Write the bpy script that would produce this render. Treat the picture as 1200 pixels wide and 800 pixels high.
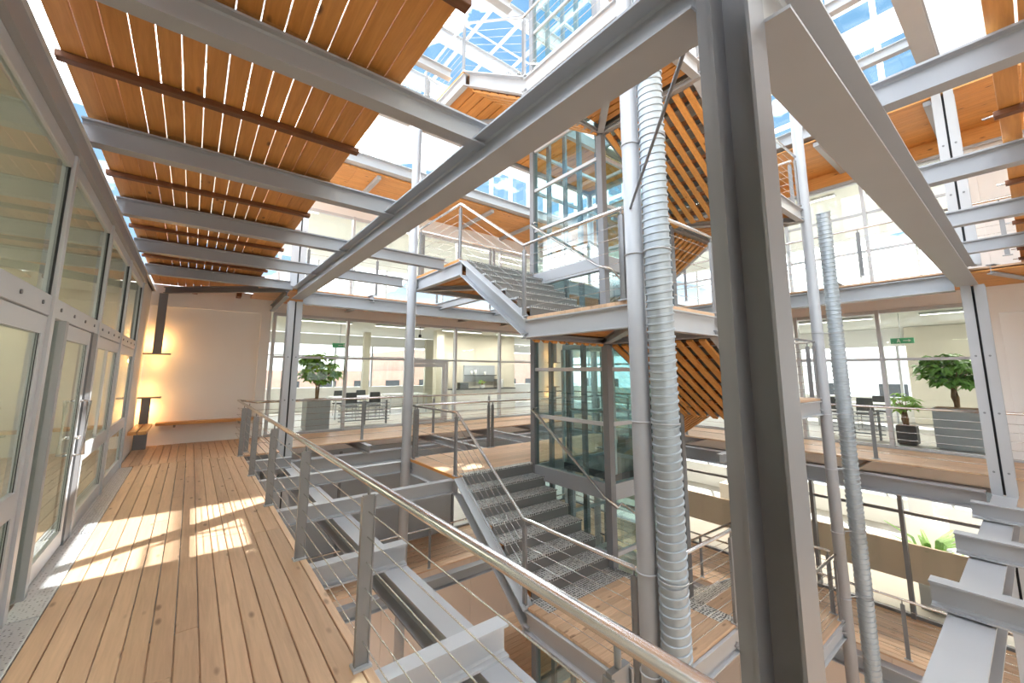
import bpy, bmesh, math, random
from mathutils import Vector, Matrix
random.seed(7)
S = bpy.context.scene
for o in list(bpy.data.objects): bpy.data.objects.remove(o)
COL = S.collection

# ------------------------------------------------------------------ camera
F_PX, CX, CY, CAMH = 476.55, 600.0, 369.2, 1.6
YAW, PITCH, ROLL = .6622, .1394, .0024
fwd = Vector((math.sin(YAW)*math.cos(PITCH), math.cos(YAW)*math.cos(PITCH), math.sin(PITCH)))
rt = Vector((math.cos(YAW), -math.sin(YAW), 0)); up = rt.cross(fwd)
r2 = rt*math.cos(ROLL)+up*math.sin(ROLL); u2 = up*math.cos(ROLL)-rt*math.sin(ROLL)
cam = bpy.data.objects.new('camera', bpy.data.cameras.new('camera')); COL.objects.link(cam)
cam.matrix_world = Matrix(((r2.x, u2.x, -fwd.x, 0), (r2.y, u2.y, -fwd.y, 0), (r2.z, u2.z, -fwd.z, CAMH), (0, 0, 0, 1)))
cam.data.sensor_width = 36; cam.data.lens = 36*F_PX/1200
cam.data.shift_x = (600-CX)/1200; cam.data.shift_y = (CY-400)/1200
cam.data.clip_start = .05; cam.data.clip_end = 400
S.camera = cam

# ------------------------------------------------------------------ exposure, sky, sun
S.view_settings.view_transform = 'Standard'; S.view_settings.look = 'None'
S.view_settings.gamma = 1; S.view_settings.use_curve_mapping = False
S.view_settings.exposure = 1.7
S.cycles.transparent_max_bounces = 32
S.cycles.max_bounces = 10; S.cycles.diffuse_bounces = 6; S.cycles.glossy_bounces = 4
S.cycles.sample_clamp_indirect = 6
S.cycles.caustics_reflective = False; S.cycles.caustics_refractive = False
W = bpy.data.worlds.new('sky'); S.world = W; W.use_nodes = True
wn = W.node_tree.nodes; wl = W.node_tree.links; wn.clear()
tc = wn.new('ShaderNodeTexCoord'); mp = wn.new('ShaderNodeMapping'); mp.inputs['Scale'].default_value = (1, 1, 2.2); mp.inputs['Location'].default_value = (11.5, 5.9, 0)
nz = wn.new('ShaderNodeTexNoise'); nz.inputs['Scale'].default_value = 2.6; nz.inputs['Detail'].default_value = 6
cr = wn.new('ShaderNodeValToRGB'); cr.color_ramp.elements[0].position = .50; cr.color_ramp.elements[1].position = .68
sep = wn.new('ShaderNodeSeparateXYZ'); gr = wn.new('ShaderNodeValToRGB')
gr.color_ramp.elements[0].position = 0; gr.color_ramp.elements[0].color = (1.25, 1.25, 1.24, 1)
gr.color_ramp.elements[1].position = .6; gr.color_ramp.elements[1].color = (.105, .215, .36, 1)
e = gr.color_ramp.elements.new(.22); e.color = (.19, .31, .46, 1)
mx = wn.new('ShaderNodeMixRGB'); mx.inputs[2].default_value = (8.5, 8.6, 8.8, 1)
bg = wn.new('ShaderNodeBackground'); bg.inputs[1].default_value = .85; wo = wn.new('ShaderNodeOutputWorld')
wl.new(tc.outputs['Generated'], mp.inputs[0]); wl.new(mp.outputs[0], nz.inputs['Vector']); wl.new(nz.outputs['Fac'], cr.inputs[0])
wl.new(tc.outputs['Generated'], sep.inputs[0]); wl.new(sep.outputs['Z'], gr.inputs[0])
zb = wn.new('ShaderNodeMapRange'); zb.inputs[1].default_value = 0; zb.inputs[2].default_value = 1; zb.inputs[3].default_value = .30; zb.inputs[4].default_value = 1.7
cv = wn.new('ShaderNodeVectorMath'); cv.operation = 'SCALE'; cv.inputs[0].default_value = (8.5, 8.6, 8.8)
wl.new(sep.outputs['Z'], zb.inputs[0]); wl.new(zb.outputs[0], cv.inputs['Scale']); wl.new(cv.outputs[0], mx.inputs[2])
wl.new(cr.outputs[0], mx.inputs[0]); wl.new(gr.outputs[0], mx.inputs[1]); wl.new(mx.outputs[0], bg.inputs[0]); wl.new(bg.outputs[0], wo.inputs[0])
sun = bpy.data.objects.new('sun', bpy.data.lights.new('sun', 'SUN')); COL.objects.link(sun)
sun.data.energy = 4.6; sun.data.angle = math.radians(.6); sun.data.color = (1, .97, .92)
SUND = Vector((.60, .355, .75)).normalized()
sun.location = SUND*60; sun.rotation_euler = SUND.to_track_quat('Z', 'Y').to_euler()

# ------------------------------------------------------------------ materials
def mat(name): 
    m = bpy.data.materials.new(name); m.use_nodes = True
    return m, m.node_tree.nodes, m.node_tree.links, m.node_tree.nodes['Principled BSDF']
def plain(name, col, rough=.5, metal=0., noise=.06, nscale=3., bump=0., bscale=60., spec=.5):
    m, n, l, b = mat(name)
    t = n.new('ShaderNodeTexCoord'); z = n.new('ShaderNodeTexNoise'); z.inputs['Scale'].default_value = nscale; z.inputs['Detail'].default_value = 5
    h = n.new('ShaderNodeMapRange'); h.inputs[3].default_value = 1-noise; h.inputs[4].default_value = 1+noise
    v = n.new('ShaderNodeVectorMath'); v.operation = 'SCALE'; v.inputs[0].default_value = col
    l.new(t.outputs['Object'], z.inputs['Vector']); l.new(z.outputs['Fac'], h.inputs[0]); l.new(h.outputs[0], v.inputs['Scale'])
    l.new(v.outputs[0], b.inputs['Base Color'])
    b.inputs['Roughness'].default_value = rough; b.inputs['Metallic'].default_value = metal; b.inputs['Specular IOR Level'].default_value = spec
    if bump:
        z2 = n.new('ShaderNodeTexNoise'); z2.inputs['Scale'].default_value = bscale; bp = n.new('ShaderNodeBump'); bp.inputs['Strength'].default_value = bump
        l.new(t.outputs['Object'], z2.inputs['Vector']); l.new(z2.outputs['Fac'], bp.inputs['Height']); l.new(bp.outputs[0], b.inputs['Normal'])
    return m
def wood(name, c1, c2, dark, axis, rough=.5, knots=True, var=.14):
    m, n, l, b = mat(name)
    t = n.new('ShaderNodeTexCoord'); oi = n.new('ShaderNodeObjectInfo')
    off = n.new('ShaderNodeVectorMath'); off.operation = 'SCALE'; off.inputs[0].default_value = (37, 53, 71)
    add = n.new('ShaderNodeVectorMath'); l.new(oi.outputs['Random'], off.inputs['Scale']); l.new(t.outputs['Object'], add.inputs[0]); l.new(off.outputs[0], add.inputs[1])
    sc = [22, 22, 22]; sc[axis] = 1.3
    mp = n.new('ShaderNodeMapping'); mp.inputs['Scale'].default_value = sc; l.new(add.outputs[0], mp.inputs[0])
    z = n.new('ShaderNodeTexNoise'); z.inputs['Scale'].default_value = 1.6; z.inputs['Detail'].default_value = 7; z.inputs['Roughness'].default_value = .6; z.inputs['Distortion'].default_value = .6
    l.new(mp.outputs[0], z.inputs['Vector'])
    r = n.new('ShaderNodeValToRGB'); r.color_ramp.elements[0].position = .28; r.color_ramp.elements[1].position = .72
    r.color_ramp.elements[0].color = (*c2, 1); r.color_ramp.elements[1].color = (*c1, 1); l.new(z.outputs['Fac'], r.inputs[0])
    col = r.outputs[0]
    if knots:
        s2 = [7, 7, 7]; s2[axis] = 2.6
        m2 = n.new('ShaderNodeMapping'); m2.inputs['Scale'].default_value = s2; l.new(add.outputs[0], m2.inputs[0])
        vo = n.new('ShaderNodeTexVoronoi'); vo.inputs['Scale'].default_value = 1.; l.new(m2.outputs[0], vo.inputs['Vector'])
        kr = n.new('ShaderNodeMapRange'); kr.inputs[1].default_value = .06; kr.inputs[2].default_value = .15; kr.inputs[3].default_value = .8; kr.inputs[4].default_value = 0
        l.new(vo.outputs['Distance'], kr.inputs[0])
        k = n.new('ShaderNodeMixRGB'); k.inputs[2].default_value = (*dark, 1); l.new(kr.outputs[0], k.inputs[0]); l.new(col, k.inputs[1]); col = k.outputs[0]
    hv = n.new('ShaderNodeHueSaturation'); mr = n.new('ShaderNodeMapRange'); mr.inputs[3].default_value = 1-var; mr.inputs[4].default_value = 1+var
    l.new(oi.outputs['Random'], mr.inputs[0]); l.new(mr.outputs[0], hv.inputs['Value']); l.new(col, hv.inputs['Color'])
    l.new(hv.outputs[0], b.inputs['Base Color']); b.inputs['Roughness'].default_value = rough
    bp = n.new('ShaderNodeBump'); bp.inputs['Strength'].default_value = .12; bp.inputs['Distance'].default_value = .004
    l.new(z.outputs['Fac'], bp.inputs['Height']); l.new(bp.outputs[0], b.inputs['Normal'])
    return m
def glass(name, tint, refl=1.45, extra=0.):
    m, n, l, b = mat(name); n.remove(b)
    out = [x for x in n if x.type == 'OUTPUT_MATERIAL'][0]
    tr = n.new('ShaderNodeBsdfTransparent'); tr.inputs[0].default_value = (*tint, 1)
    gl = n.new('ShaderNodeBsdfGlossy'); gl.inputs['Roughness'].default_value = .0; gl.inputs['Color'].default_value = (.95, 1, .98, 1)
    fr = n.new('ShaderNodeFresnel'); fr.inputs[0].default_value = refl
    ad = n.new('ShaderNodeMath'); ad.operation = 'ADD'; ad.inputs[1].default_value = extra; ad.use_clamp = True
    ge = n.new('ShaderNodeNewGeometry'); iv = n.new('ShaderNodeMath'); iv.operation = 'SUBTRACT'; iv.inputs[0].default_value = 1; l.new(ge.outputs['Backfacing'], iv.inputs[1])
    mu = n.new('ShaderNodeMath'); mu.operation = 'MULTIPLY'; l.new(ad.outputs[0], mu.inputs[0]); l.new(iv.outputs[0], mu.inputs[1])
    mxs = n.new('ShaderNodeMixShader'); l.new(fr.outputs[0], ad.inputs[0]); l.new(mu.outputs[0], mxs.inputs[0])
    l.new(tr.outputs[0], mxs.inputs[1]); l.new(gl.outputs[0], mxs.inputs[2]); l.new(mxs.outputs[0], out.inputs[0])
    return m
def emit(name, col, st):
    m, n, l, b = mat(name); b.inputs['Emission Color'].default_value = (*col, 1); b.inputs['Emission Strength'].default_value = st
    b.inputs['Base Color'].default_value = (*col, 1); return m

M = {}
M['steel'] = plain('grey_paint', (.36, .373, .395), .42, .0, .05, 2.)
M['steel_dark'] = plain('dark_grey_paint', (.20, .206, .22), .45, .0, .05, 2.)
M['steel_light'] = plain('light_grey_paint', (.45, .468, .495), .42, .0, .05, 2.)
M['alu'] = plain('silver_frame_paint', (.56, .575, .60), .38, .15, .04)
M['stainless'] = plain('brushed_stainless', (.62, .60, .58), .26, .9, .05, 8.)
M['post'] = plain('post_paint', (.25, .25, .255), .4, .25, .05)
M['galv'] = plain('galvanised_sheet', (.40, .45, .49), .45, .45, .16, 7.)
M['white'] = plain('white_plaster', (.84, .825, .81), .85, 0, .03, 1.5, .05, 120)
M['white_clean'] = plain('white_paint', (.82, .82, .81), .6, 0, .02)
M['ceil'] = plain('room_ceiling', (.72, .72, .66), .8, 0, .02)
M['parapet'] = plain('parapet_beige', (.66, .54, .43), .8, 0, .02)
M['paving'] = plain('paving', (.34, .33, .31), .8, 0, .05, .3)
M['beige'] = plain('beige_wall', (.66, .62, .52), .8, 0, .03, 1.)
M['carpet'] = plain('room_floor', (.42, .40, .37), .55, 0, .06, 5.)
M['planter'] = plain('planter_grey', (.38, .41, .45), .45, .1, .05, 3.)
M['planter_dark'] = plain('planter_dark', (.06, .055, .06), .5, 0, .05)
M['black'] = plain('black', (.02, .02, .022), .5)
M['dark'] = plain('charcoal', (.05, .055, .06), .45)
M['tan'] = plain('ground_floor_render', (.55, .33, .17), .8, 0, .05, .8)
M['stripwhite'] = plain('white_edge', (.75, .76, .78), .5)
M['leaf'] = plain('leaf_green', (.16, .36, .06), .45, 0, .5, 5.)
M['leaf_light'] = plain('leaf_light_green', (.27, .50, .08), .45, 0, .4, 5.)
M['bark'] = plain('bark', (.26, .15, .08), .8, 0, .2, 12, .3, 40)
M['green_sign'] = plain('green_sign', (.10, .42, .24), .5)
M['brick'] = plain('far_brick', (.50, .33, .26), .9, 0, .2, 3.)
M['rubber'] = M['black']
M['lamp'] = emit('warm_lamp', (1., .55, .2), 4.)
M['fill_panel'] = emit('cool_fill_panel', (1., .98, .93), 1.2)  # glow of the panels added to brighten the rooms
DK = ((.70, .47, .30), (.55, .36, .225), (.22, .12, .07))
CLc = ((.70, .33, .09), (.54, .235, .055), (.10, .035, .012))
for ax, nm in ((0, 'x'), (1, 'y'), (2, 'z')):
    M['deck_'+nm] = wood('larch_deck_'+nm, *DK, ax, .5, True, .11)
    M['ceil_'+nm] = wood('orange_pine_'+nm, *CLc, ax, .5, True, .08)
    M['batten_'+nm] = wood('brown_batten_'+nm, (.22, .085, .03), (.15, .055, .02), (.06, .02, .01), ax, .5, False, .1)
    M['bench_'+nm] = wood('bench_wood_'+nm, (.62, .33, .11), (.50, .24, .07), (.2, .1, .05), ax, .4, False, .1)
M['glass'] = glass('clear_glass', (.955, .972, .955), 1.5)
M['glass_front'] = glass('reflective_facade_glass', (.86, .90, .86), 1.62, .02)
M['glass_lift'] = glass('teal_lift_glass', (.84, .95, .95), 1.6, .07)
M['glass_roof'] = glass('roof_glass', (.97, .985, .99), 1.25)
# perforated metal of the treads and the floor grating
def perf(name, base, hole, scale, th):
    m, n, l, b = mat(name)
    t = n.new('ShaderNodeTexCoord'); v = n.new('ShaderNodeTexVoronoi'); v.inputs['Scale'].default_value = scale; v.inputs['Randomness'].default_value = .25
    l.new(t.outputs['Object'], v.inputs['Vector'])
    mr = n.new('ShaderNodeMapRange'); mr.inputs[1].default_value = th; mr.inputs[2].default_value = th+.12; l.new(v.outputs['Distance'], mr.inputs[0])
    mx = n.new('ShaderNodeMixRGB'); mx.inputs[1].default_value = (*hole, 1); mx.inputs[2].default_value = (*base, 1)
    l.new(mr.outputs[0], mx.inputs[0]); l.new(mx.outputs[0], b.inputs['Base Color'])
    b.inputs['Roughness'].default_value = .4; b.inputs['Metallic'].default_value = .35
    bp = n.new('ShaderNodeBump'); bp.inputs['Strength'].default_value = .5; bp.inputs['Distance'].default_value = .004
    l.new(mr.outputs[0], bp.inputs['Height']); l.new(bp.outputs[0], b.inputs['Normal']); return m
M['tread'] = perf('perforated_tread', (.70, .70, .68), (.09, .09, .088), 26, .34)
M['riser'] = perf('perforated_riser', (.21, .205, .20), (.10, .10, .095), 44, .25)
M['grating'] = perf('studded_grating', (.72, .73, .74), (.16, .16, .17), 44, .30)

# ------------------------------------------------------------------ mesh helpers
class MB:
    def __init__(s): s.v = []; s.f = []; s.sm = []
    def add(s, vs, fs, smooth=False):
        k = len(s.v); s.v += [Vector(v) for v in vs]; s.f += [tuple(i+k for i in f) for f in fs]; s.sm += [smooth]*len(fs); return s
    def box(s, x0, x1, y0, y1, z0, z1):
        return s.add([(x0,y0,z0),(x1,y0,z0),(x1,y1,z0),(x0,y1,z0),(x0,y0,z1),(x1,y0,z1),(x1,y1,z1),(x0,y1,z1)],
              [(0,3,2,1),(4,5,6,7),(0,1,5,4),(1,2,6,5),(2,3,7,6),(3,0,4,7)])
    def prism(s, pts2, p0, p1, ax, ay):   # polygon (a,b) in axes ax, ay extruded from p0 to p1
        p0 = Vector(p0); p1 = Vector(p1); ax = Vector(ax); ay = Vector(ay); n = len(pts2)
        vs = [p+ax*a+ay*b for p in (p0, p1) for a, b in pts2]
        fs = [tuple(range(n))[::-1], tuple(range(n, 2*n))]+[(i, (i+1) % n, (i+1) % n+n, i+n) for i in range(n)]
        return s.add(vs, fs)
    def obar(s, p0, p1, w, h, upv=(0, 0, 1)):   # rectangular bar centred on p0-p1
        d = (Vector(p1)-Vector(p0)).normalized(); u = Vector(upv); a = d.cross(u)
        if a.length < 1e-4: a = d.cross(Vector((1, 0, 0)))
        a.normalize(); b = a.cross(d).normalized()
        return s.prism([(-w/2,-h/2),(w/2,-h/2),(w/2,h/2),(-w/2,h/2)], p0, p1, a, b)
    def ibeam(s, p0, p1, w, h, tf=.016, tw=.012, upv=(0, 0, 1)):  # p0-p1 along the section centre
        d = (Vector(p1)-Vector(p0)).normalized(); u = Vector(upv); a = d.cross(u).normalized(); b = a.cross(d).normalized()
        W, H, t, q = w/2, h/2, tf, tw/2; r = min(.014, W*.2)
        pts = [(-W,-H),(W,-H),(W,-H+t),(q+r,-H+t),(q,-H+t+r),(q,H-t-r),(q+r,H-t),(W,H-t),(W,H),(-W,H),(-W,H-t),(-q-r,H-t),(-q,H-t-r),(-q,-H+t+r),(-q-r,-H+t),(-W,-H+t)]
        p0 = Vector(p0); p1 = Vector(p1); n = 16
        vs = [p+a*x+b*y for p in (p0, p1) for x, y in pts]
        fs = [(i, (i+1) % n, (i+1) % n+n, i+n) for i in range(n)]
        for k in (0, n):
            c = [(0,1,2,15),(2,3,14,15),(3,4,13,14),(4,5,12,13),(5,6,11,12),(6,7,10,11),(7,8,9,10)]
            fs += [tuple(i+k for i in (q_ if k else q_[::-1])) for q_ in c]
        return s.add(vs, fs)
    def channel(s, p0, p1, w, h, side, t=.014, upv=(0, 0, 1)):  # web on the plane of p0-p1, flanges towards side*a
        d = (Vector(p1)-Vector(p0)).normalized(); u = Vector(upv); a = d.cross(u).normalized()*side; b = Vector(upv)
        H = h/2
        pts = [(0,-H),(w,-H),(w,-H+t),(t,-H+t),(t,H-t),(w,H-t),(w,H),(0,H)]
        p0 = Vector(p0); p1 = Vector(p1); n = 8
        vs = [p+a*x+b*y for p in (p0, p1) for x, y in pts]
        fs = [(i, (i+1) % n, (i+1) % n+n, i+n) for i in range(n)]
        for k in (0, n): fs += [tuple(i+k for i in c) for c in ((0,1,2,3),(0,3,4,7),(4,5,6,7))]
        return s.add(vs, fs)
    def tube(s, pts, r, n=8, cap=True):
        pts = [Vector(p) for p in pts]; vs = []; fs = []; m = len(pts)
        for i, p in enumerate(pts):
            d = (pts[min(i+1, m-1)]-pts[max(i-1, 0)]).normalized()
            a = d.cross(Vector((0, 0, 1)))
            if a.length < .05: a = d.cross(Vector((0, 1, 0)))
            a.normalize(); b = d.cross(a); rr = r[i] if isinstance(r, (list, tuple)) else r
            if 0 < i < m-1:
                c = (pts[i]-pts[i-1]).normalized().dot((pts[i+1]-pts[i]).normalized()); rr = rr/max(.5, math.sqrt((1+c)/2)) if not isinstance(r, (list, tuple)) else rr
            vs += [p+(a*math.cos(2*math.pi*k/n)+b*math.sin(2*math.pi*k/n))*rr for k in range(n)]
        for i in range(m-1):
            fs += [(i*n+k, i*n+(k+1) % n, (i+1)*n+(k+1) % n, (i+1)*n+k) for k in range(n)]
        s.add(vs, fs, True)
        if cap:
            K = len(s.v)-m*n
            s.f += [tuple(K+k for k in range(n))[::-1], tuple(K+(m-1)*n+k for k in range(n))]; s.sm += [False, False]
        return s
    def ring(s, c, R, r, ax=Vector((0, 0, 1)), n=20, m=6):
        c = Vector(c); vs = []; fs = []
        for i in range(n):
            a = 2*math.pi*i/n; d = Vector((math.cos(a), math.sin(a), 0))
            for j in range(m):
                b = 2*math.pi*j/m; vs.append(c+d*(R+r*math.cos(b))+Vector((0, 0, r*math.sin(b))))
        for i in range(n):
            for j in range(m): fs.append((i*m+j, ((i+1) % n)*m+j, ((i+1) % n)*m+(j+1) % m, i*m+(j+1) % m))
        return s.add(vs, fs, True)

WLOC = {}
def finish(mb, name, m, origin):
    me = bpy.data.meshes.new(name); me.from_pydata([v-origin for v in mb.v], [], mb.f)
    me.polygons.foreach_set('use_smooth', mb.sm); me.validate()
    b = bmesh.new(); b.from_mesh(me); bmesh.ops.recalc_face_normals(b, faces=b.faces); b.to_mesh(me); b.free()
    me.materials.append(m); return me
def link(o, parent, origin):
    COL.objects.link(o)
    if parent is not None: o.parent = parent; o.location = origin-WLOC[parent.name]
    else: o.location = origin
    WLOC[o.name] = origin.copy(); return o
def centre(mb, base):
    lo = Vector(tuple(min(v[i] for v in mb.v) for i in range(3))); hi = Vector(tuple(max(v[i] for v in mb.v) for i in range(3)))
    c = (lo+hi)/2
    if base: c.z = lo.z
    return c
def obj(name, mb, m, parent=None, label=None, cat=None, group=None, kind=None):
    o_ = centre(mb, parent is None); o = bpy.data.objects.new(name, finish(mb, name, M[m] if isinstance(m, str) else m, o_))
    link(o, parent, o_); return tag(o, label, cat, group, kind)
def tag(o, label=None, cat=None, group=None, kind=None):
    if label: o['label'] = label
    if cat: o['category'] = cat
    if group: o['group'] = group
    if kind: o['kind'] = kind
    return o
def thing(name, loc, label, cat, group=None):
    o = bpy.data.objects.new(name, None); o.empty_display_size = .1; link(o, None, Vector(loc)); return tag(o, label, cat, group)
def struct(name, mb, m, parent=None, label=None, cat='structure'):
    o = obj(name, mb, m, parent)
    if parent is None: o['kind'] = 'structure'; tag(o, label, cat)
    return o
def sgroup(name, loc, label, cat):
    o = bpy.data.objects.new(name, None); link(o, None, Vector(loc)); o['kind'] = 'structure'; return tag(o, label, cat)
_cache = {}
def slab(name, x0, x1, y0, y1, z0, z1, m, parent, bev=.004, label=None):
    """a chamfered board as a part; boards of one size share a mesh"""
    d = (round(x1-x0, 3), round(y1-y0, 3), round(z1-z0, 3), m, bev)
    if d not in _cache:
        hx, hy, hz = (x1-x0)/2, (y1-y0)/2, (z1-z0)/2; b = min(bev, hx*.4, hy*.4, hz*.4); mb = MB()
        if b > 0:
            vs = []
            for z, q in ((-hz, b), (-hz+b, 0), (hz-b, 0), (hz, b)):
                vs += [(-hx+q,-hy+q,z),(hx-q,-hy+q,z),(hx-q,hy-q,z),(-hx+q,hy-q,z)]
            fs = [(3,2,1,0),(12,13,14,15)]+[(r*4+i, r*4+(i+1) % 4, r*4+4+(i+1) % 4, r*4+4+i) for r in range(3) for i in range(4)]
            mb.add(vs, fs)
        else: mb.box(-hx, hx, -hy, hy, -hz, hz)
        _cache[d] = finish(mb, name, M[m], Vector((0, 0, 0)))
    o = bpy.data.objects.new(name, _cache[d]); link(o, parent, Vector(((x0+x1)/2, (y0+y1)/2, (z0+z1)/2)))
    if label: o['label'] = label
    return o
ORD = ['first', 'second', 'third', 'fourth', 'fifth', 'sixth', 'seventh', 'eighth', 'ninth', 'tenth']
def beam(name, p0, p1, w, h, m, label, group=None, cat='beam', tf=.016, tw=.012):
    return obj(name, MB().ibeam(p0, p1, w, h, tf, tw), m, None, label, cat, group)

# ------------------------------------------------------------------ main dimensions (metres; x right, y away along the walkway)
XG, XE = -.83, .925                 # glazed wall on the left, open edge of the walkway
YD, XD = 10.02, 10.2                # far and right decks start here
YF, XF = 12.05, 12.1                # far and right facades
L1, L2, LB = 3.5, 7.05, -3.35       # deck levels
UX, VY = 1.69, .60                  # axes of the main beams round the void
UY, VX = 9.85, 10.1
TX0, TX1, TX2, TX3 = 3.35, 5.0, 6.95, 8.65   # stair tower
TY0, TY1, TY2, TY3 = 2.33, 4.05, 5.72, 7.45

# ------------------------------------------------------------------ the setting: floors
fl = sgroup('floor', (0, 5, 0), 'walkway floor of long larch boards running away to the white wall', 'floor')
edges = [-.645, -.53, -.41, -.292, -.175, -.058, .058, .175, .285, .397, .513, .625, .735, .868, .925]
joints = {0: [3.4, 6.6], 1: [5.4], 2: [2.0, 7.9], 3: [5.3], 4: [6.0], 5: [3.0, 7.0], 6: [3.45, 8.2], 7: [5.2], 8: [5.15, 8.0], 9: [5.1], 10: [5.05, 7.6], 11: [5.0], 12: [2.3, 5.0], 13: [4.2, 7.4]}
for i in range(len(edges)-1):
    ys = [-1.2]+sorted(joints.get(i, []))+[9.66]
    for a, b in zip(ys[:-1], ys[1:]): slab('plank', edges[i]+.003, edges[i+1]-.003, a+.002, b-.002, -.035, 0, 'deck_y', fl)
n2 = 19
for i in range(n2):
    a = XG+.0+i*(1.55+.83)/n2; slab('plank', a+.003, a+(1.55+.83)/n2-.003, 9.665, YF-.02, -.035, 0, 'deck_y', fl)
gt = thing('floor_grating', (-.74, 5.6, -.03), 'strip of studded metal grating between the glazed wall and the boards', 'grating')
ys = [-1.2, .6, 2.4, 4.22, 6.0, 7.74, 9.6]
for k in range(6): slab('grating_panel', XG+.005, -.648, ys[k]+.006, ys[k+1]-.006, -.03, .004, 'grating', gt)
gb = MB()
for k in range(7): gb.box(XG+.012+k*.024, XG+.018+k*.024, 6.01, 9.59, .003, .012)
obj('grating_rib', gb, 'alu', gt)
# concealed sub-structure of the walkway
su = MB().box(XG-.2, 1.5, 9.7, YF, -.30, -.05); 
struct('floor', su, 'steel_dark', None, 'dark underside of the deck before the white end wall', 'floor')
# far deck, right deck and their copies above and below
def deck(z, x0, x1, y0, y1, axis, label, nb, m='deck', seg=2.4, edge=True):
    g = sgroup('floor', ((x0+x1)/2, (y0+y1)/2, z), label, 'floor')
    L0, Lx = (x0, x1) if axis == 0 else (y0, y1); w0, wx = (y0, y1) if axis == 0 else (x0, x1)
    w = (wx-w0)/nb; ns = max(1, round((Lx-L0)/seg))
    for i in range(nb):
        st = (i % 2)*.5
        cuts = [L0]+[L0+(k+1-st)*(Lx-L0)/ns for k in range(ns)]
        if cuts[-1] < Lx-.01: cuts.append(Lx)
        for a, b in zip(cuts[:-1], cuts[1:]):
            q = (a+.002, b-.002, w0+i*w+.003, w0+(i+1)*w-.003) if axis == 0 else (w0+i*w+.003, w0+(i+1)*w-.003, a+.002, b-.002)
            slab('plank', *q, z-.035, z, m+('_x' if axis == 0 else '_y'), g)
    return g
# level 0
deck(0, 1.56, XF, YD, YF-.12, 0, 'far deck of pale boards in front of the room with the tree', 15)
deck(0, XD, XF-.12, -2.2, YD-.02, 1, 'right-hand deck of pale boards in front of the room with two planters', 14)
obj('deck_sill', MB().box(1.6, XF-.1, YF-.11, YF+.02, -.03, .03), 'steel_light', None, 'grey metal sill along the far glass wall at walkway level', 'sill')
obj('deck_sill', MB().box(XF-.11, XF+.02, -2.2, YF-.12, -.03, .03), 'steel_light', None, 'grey metal sill along the right glass wall at walkway level', 'sill')
for z, nm in ((L1, 'upper'), (LB, 'lower')):
    deck(z-.04 if z > 0 else z, 1.0, XF, YD, YF-.03, 0, nm+' storey far deck of pale boards', 15)
    deck(z-.15 if z > 0 else z, XD, XF-.03, -2.2, YD-.02, 1, nm+' storey right-hand deck of pale boards', 14)
deck(LB, XG, XE, -2.2, YF, 1, 'lower storey deck under the walkway', 12)
gf = struct('floor', MB().box(-6, 20, -8, 20, -7.2, -7.0), 'tan', None, 'warm coloured ground floor at the bottom of the atrium', 'floor')

gf = sgroup('floor', (5, 5, -6.97), 'boarded ground floor at the foot of the stair tower', 'floor')
for i in range(52):
    for a, b in ((-1., 4.1), (4.1, 8.3), (8.3, 12.)): slab('plank', a, b-.006, -2.2+i*.28, -2.2+(i+1)*.28-.01, -6.999, -6.97, 'deck_x', gf, .004)
# ------------------------------------------------------------------ walls
we = sgroup('wall_end', (.3, YF+.1, 0), 'white plastered end wall behind the benches with a framed recess', 'wall')
obj('wall_panel', MB().box(XG-.1, 1.5, YF+.03, YF+.3, -.05, 3.55), 'white', we)
fr = MB(); fr.box(XG-.1, 1.5, YF-.03, YF+.03, 3.07, 3.55).box(1.28, 1.5, YF-.03, YF+.03, .46, 3.07).box(XG-.1, 1.5, YF-.03, YF+.03, -.05, .46)
obj('wall_frame', fr, 'white', we)
wl_ = sgroup('wall_left', (-3.4, 11, 0), 'white side wall at the end of the walkway', 'wall')
obj('wall_panel', MB().box(-1.1, XG-.03, 9.72, YF, -.05, 3.55), 'white', wl_)
wr = sgroup('wall_right', (XF, .4, 0), 'white plastered wall at the right behind the column', 'wall')
obj('wall_panel', MB().box(XF+.02, XF+.3, -3.5, .66, LB, 11.), 'white', wr)
wf = MB()
for z0 in (LB, 0, L1, L2): wf.box(XF-.05, XF+.02, .34, .66, z0, z0+3.3).box(XF-.05, XF+.02, -3.5, .34, z0+2.75, z0+3.3)
obj('wall_frame', wf, 'white', wr)

# ------------------------------------------------------------------ left glazed wall with doors
def bolts(pts, r, nrm, parent, name='bolt'):
    mb = MB()
    for p in pts:
        p = Vector(p); n = Vector(nrm); mb.tube([p, p+n*.008], r, 8)
    return obj(name, mb, 'steel_dark', parent)
wg = sgroup('window_1', (XG, 4.2, 0), 'tall glazed wall in grey frames along the left of the walkway', 'window')
mull = [-1.2, .6, 2.4, 4.2, 6.0, 7.75, 9.6]
for y in mull: slab('mullion', XG-.06, XG+.035, y-.04, y+.04, 0, 3.2, 'alu', wg)
for k in range(6):
    a, b = mull[k]+.04, mull[k+1]-.04
    slab('transom', XG-.035, XG+.02, a, b, 1.98, 2.12, 'alu', wg)
    slab('head_rail', XG-.035, XG+.02, a, b, 3.06, 3.16, 'alu', wg)
    slab('pane', XG-.012, XG, a, b, 2.12, 3.06, 'glass_front', wg, 0)
    obj('gasket', MB().box(XG, XG+.012, a, a+.012, 2.12, 3.06).box(XG, XG+.012, b-.012, b, 2.12, 3.06), 'black', wg)
    bolts([(XG+.02, a+.2+j*(b-a-.4)/3, 2.05) for j in range(4)], .014, (1, 0, 0), wg)
obj('fascia', MB().box(XG-.10, XG+.03, -1.2, 9.7, 3.2, 3.36).box(XG+.0, XG+.06, -1.2, 9.7, 3.16, 3.22), 'steel', wg)
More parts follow.
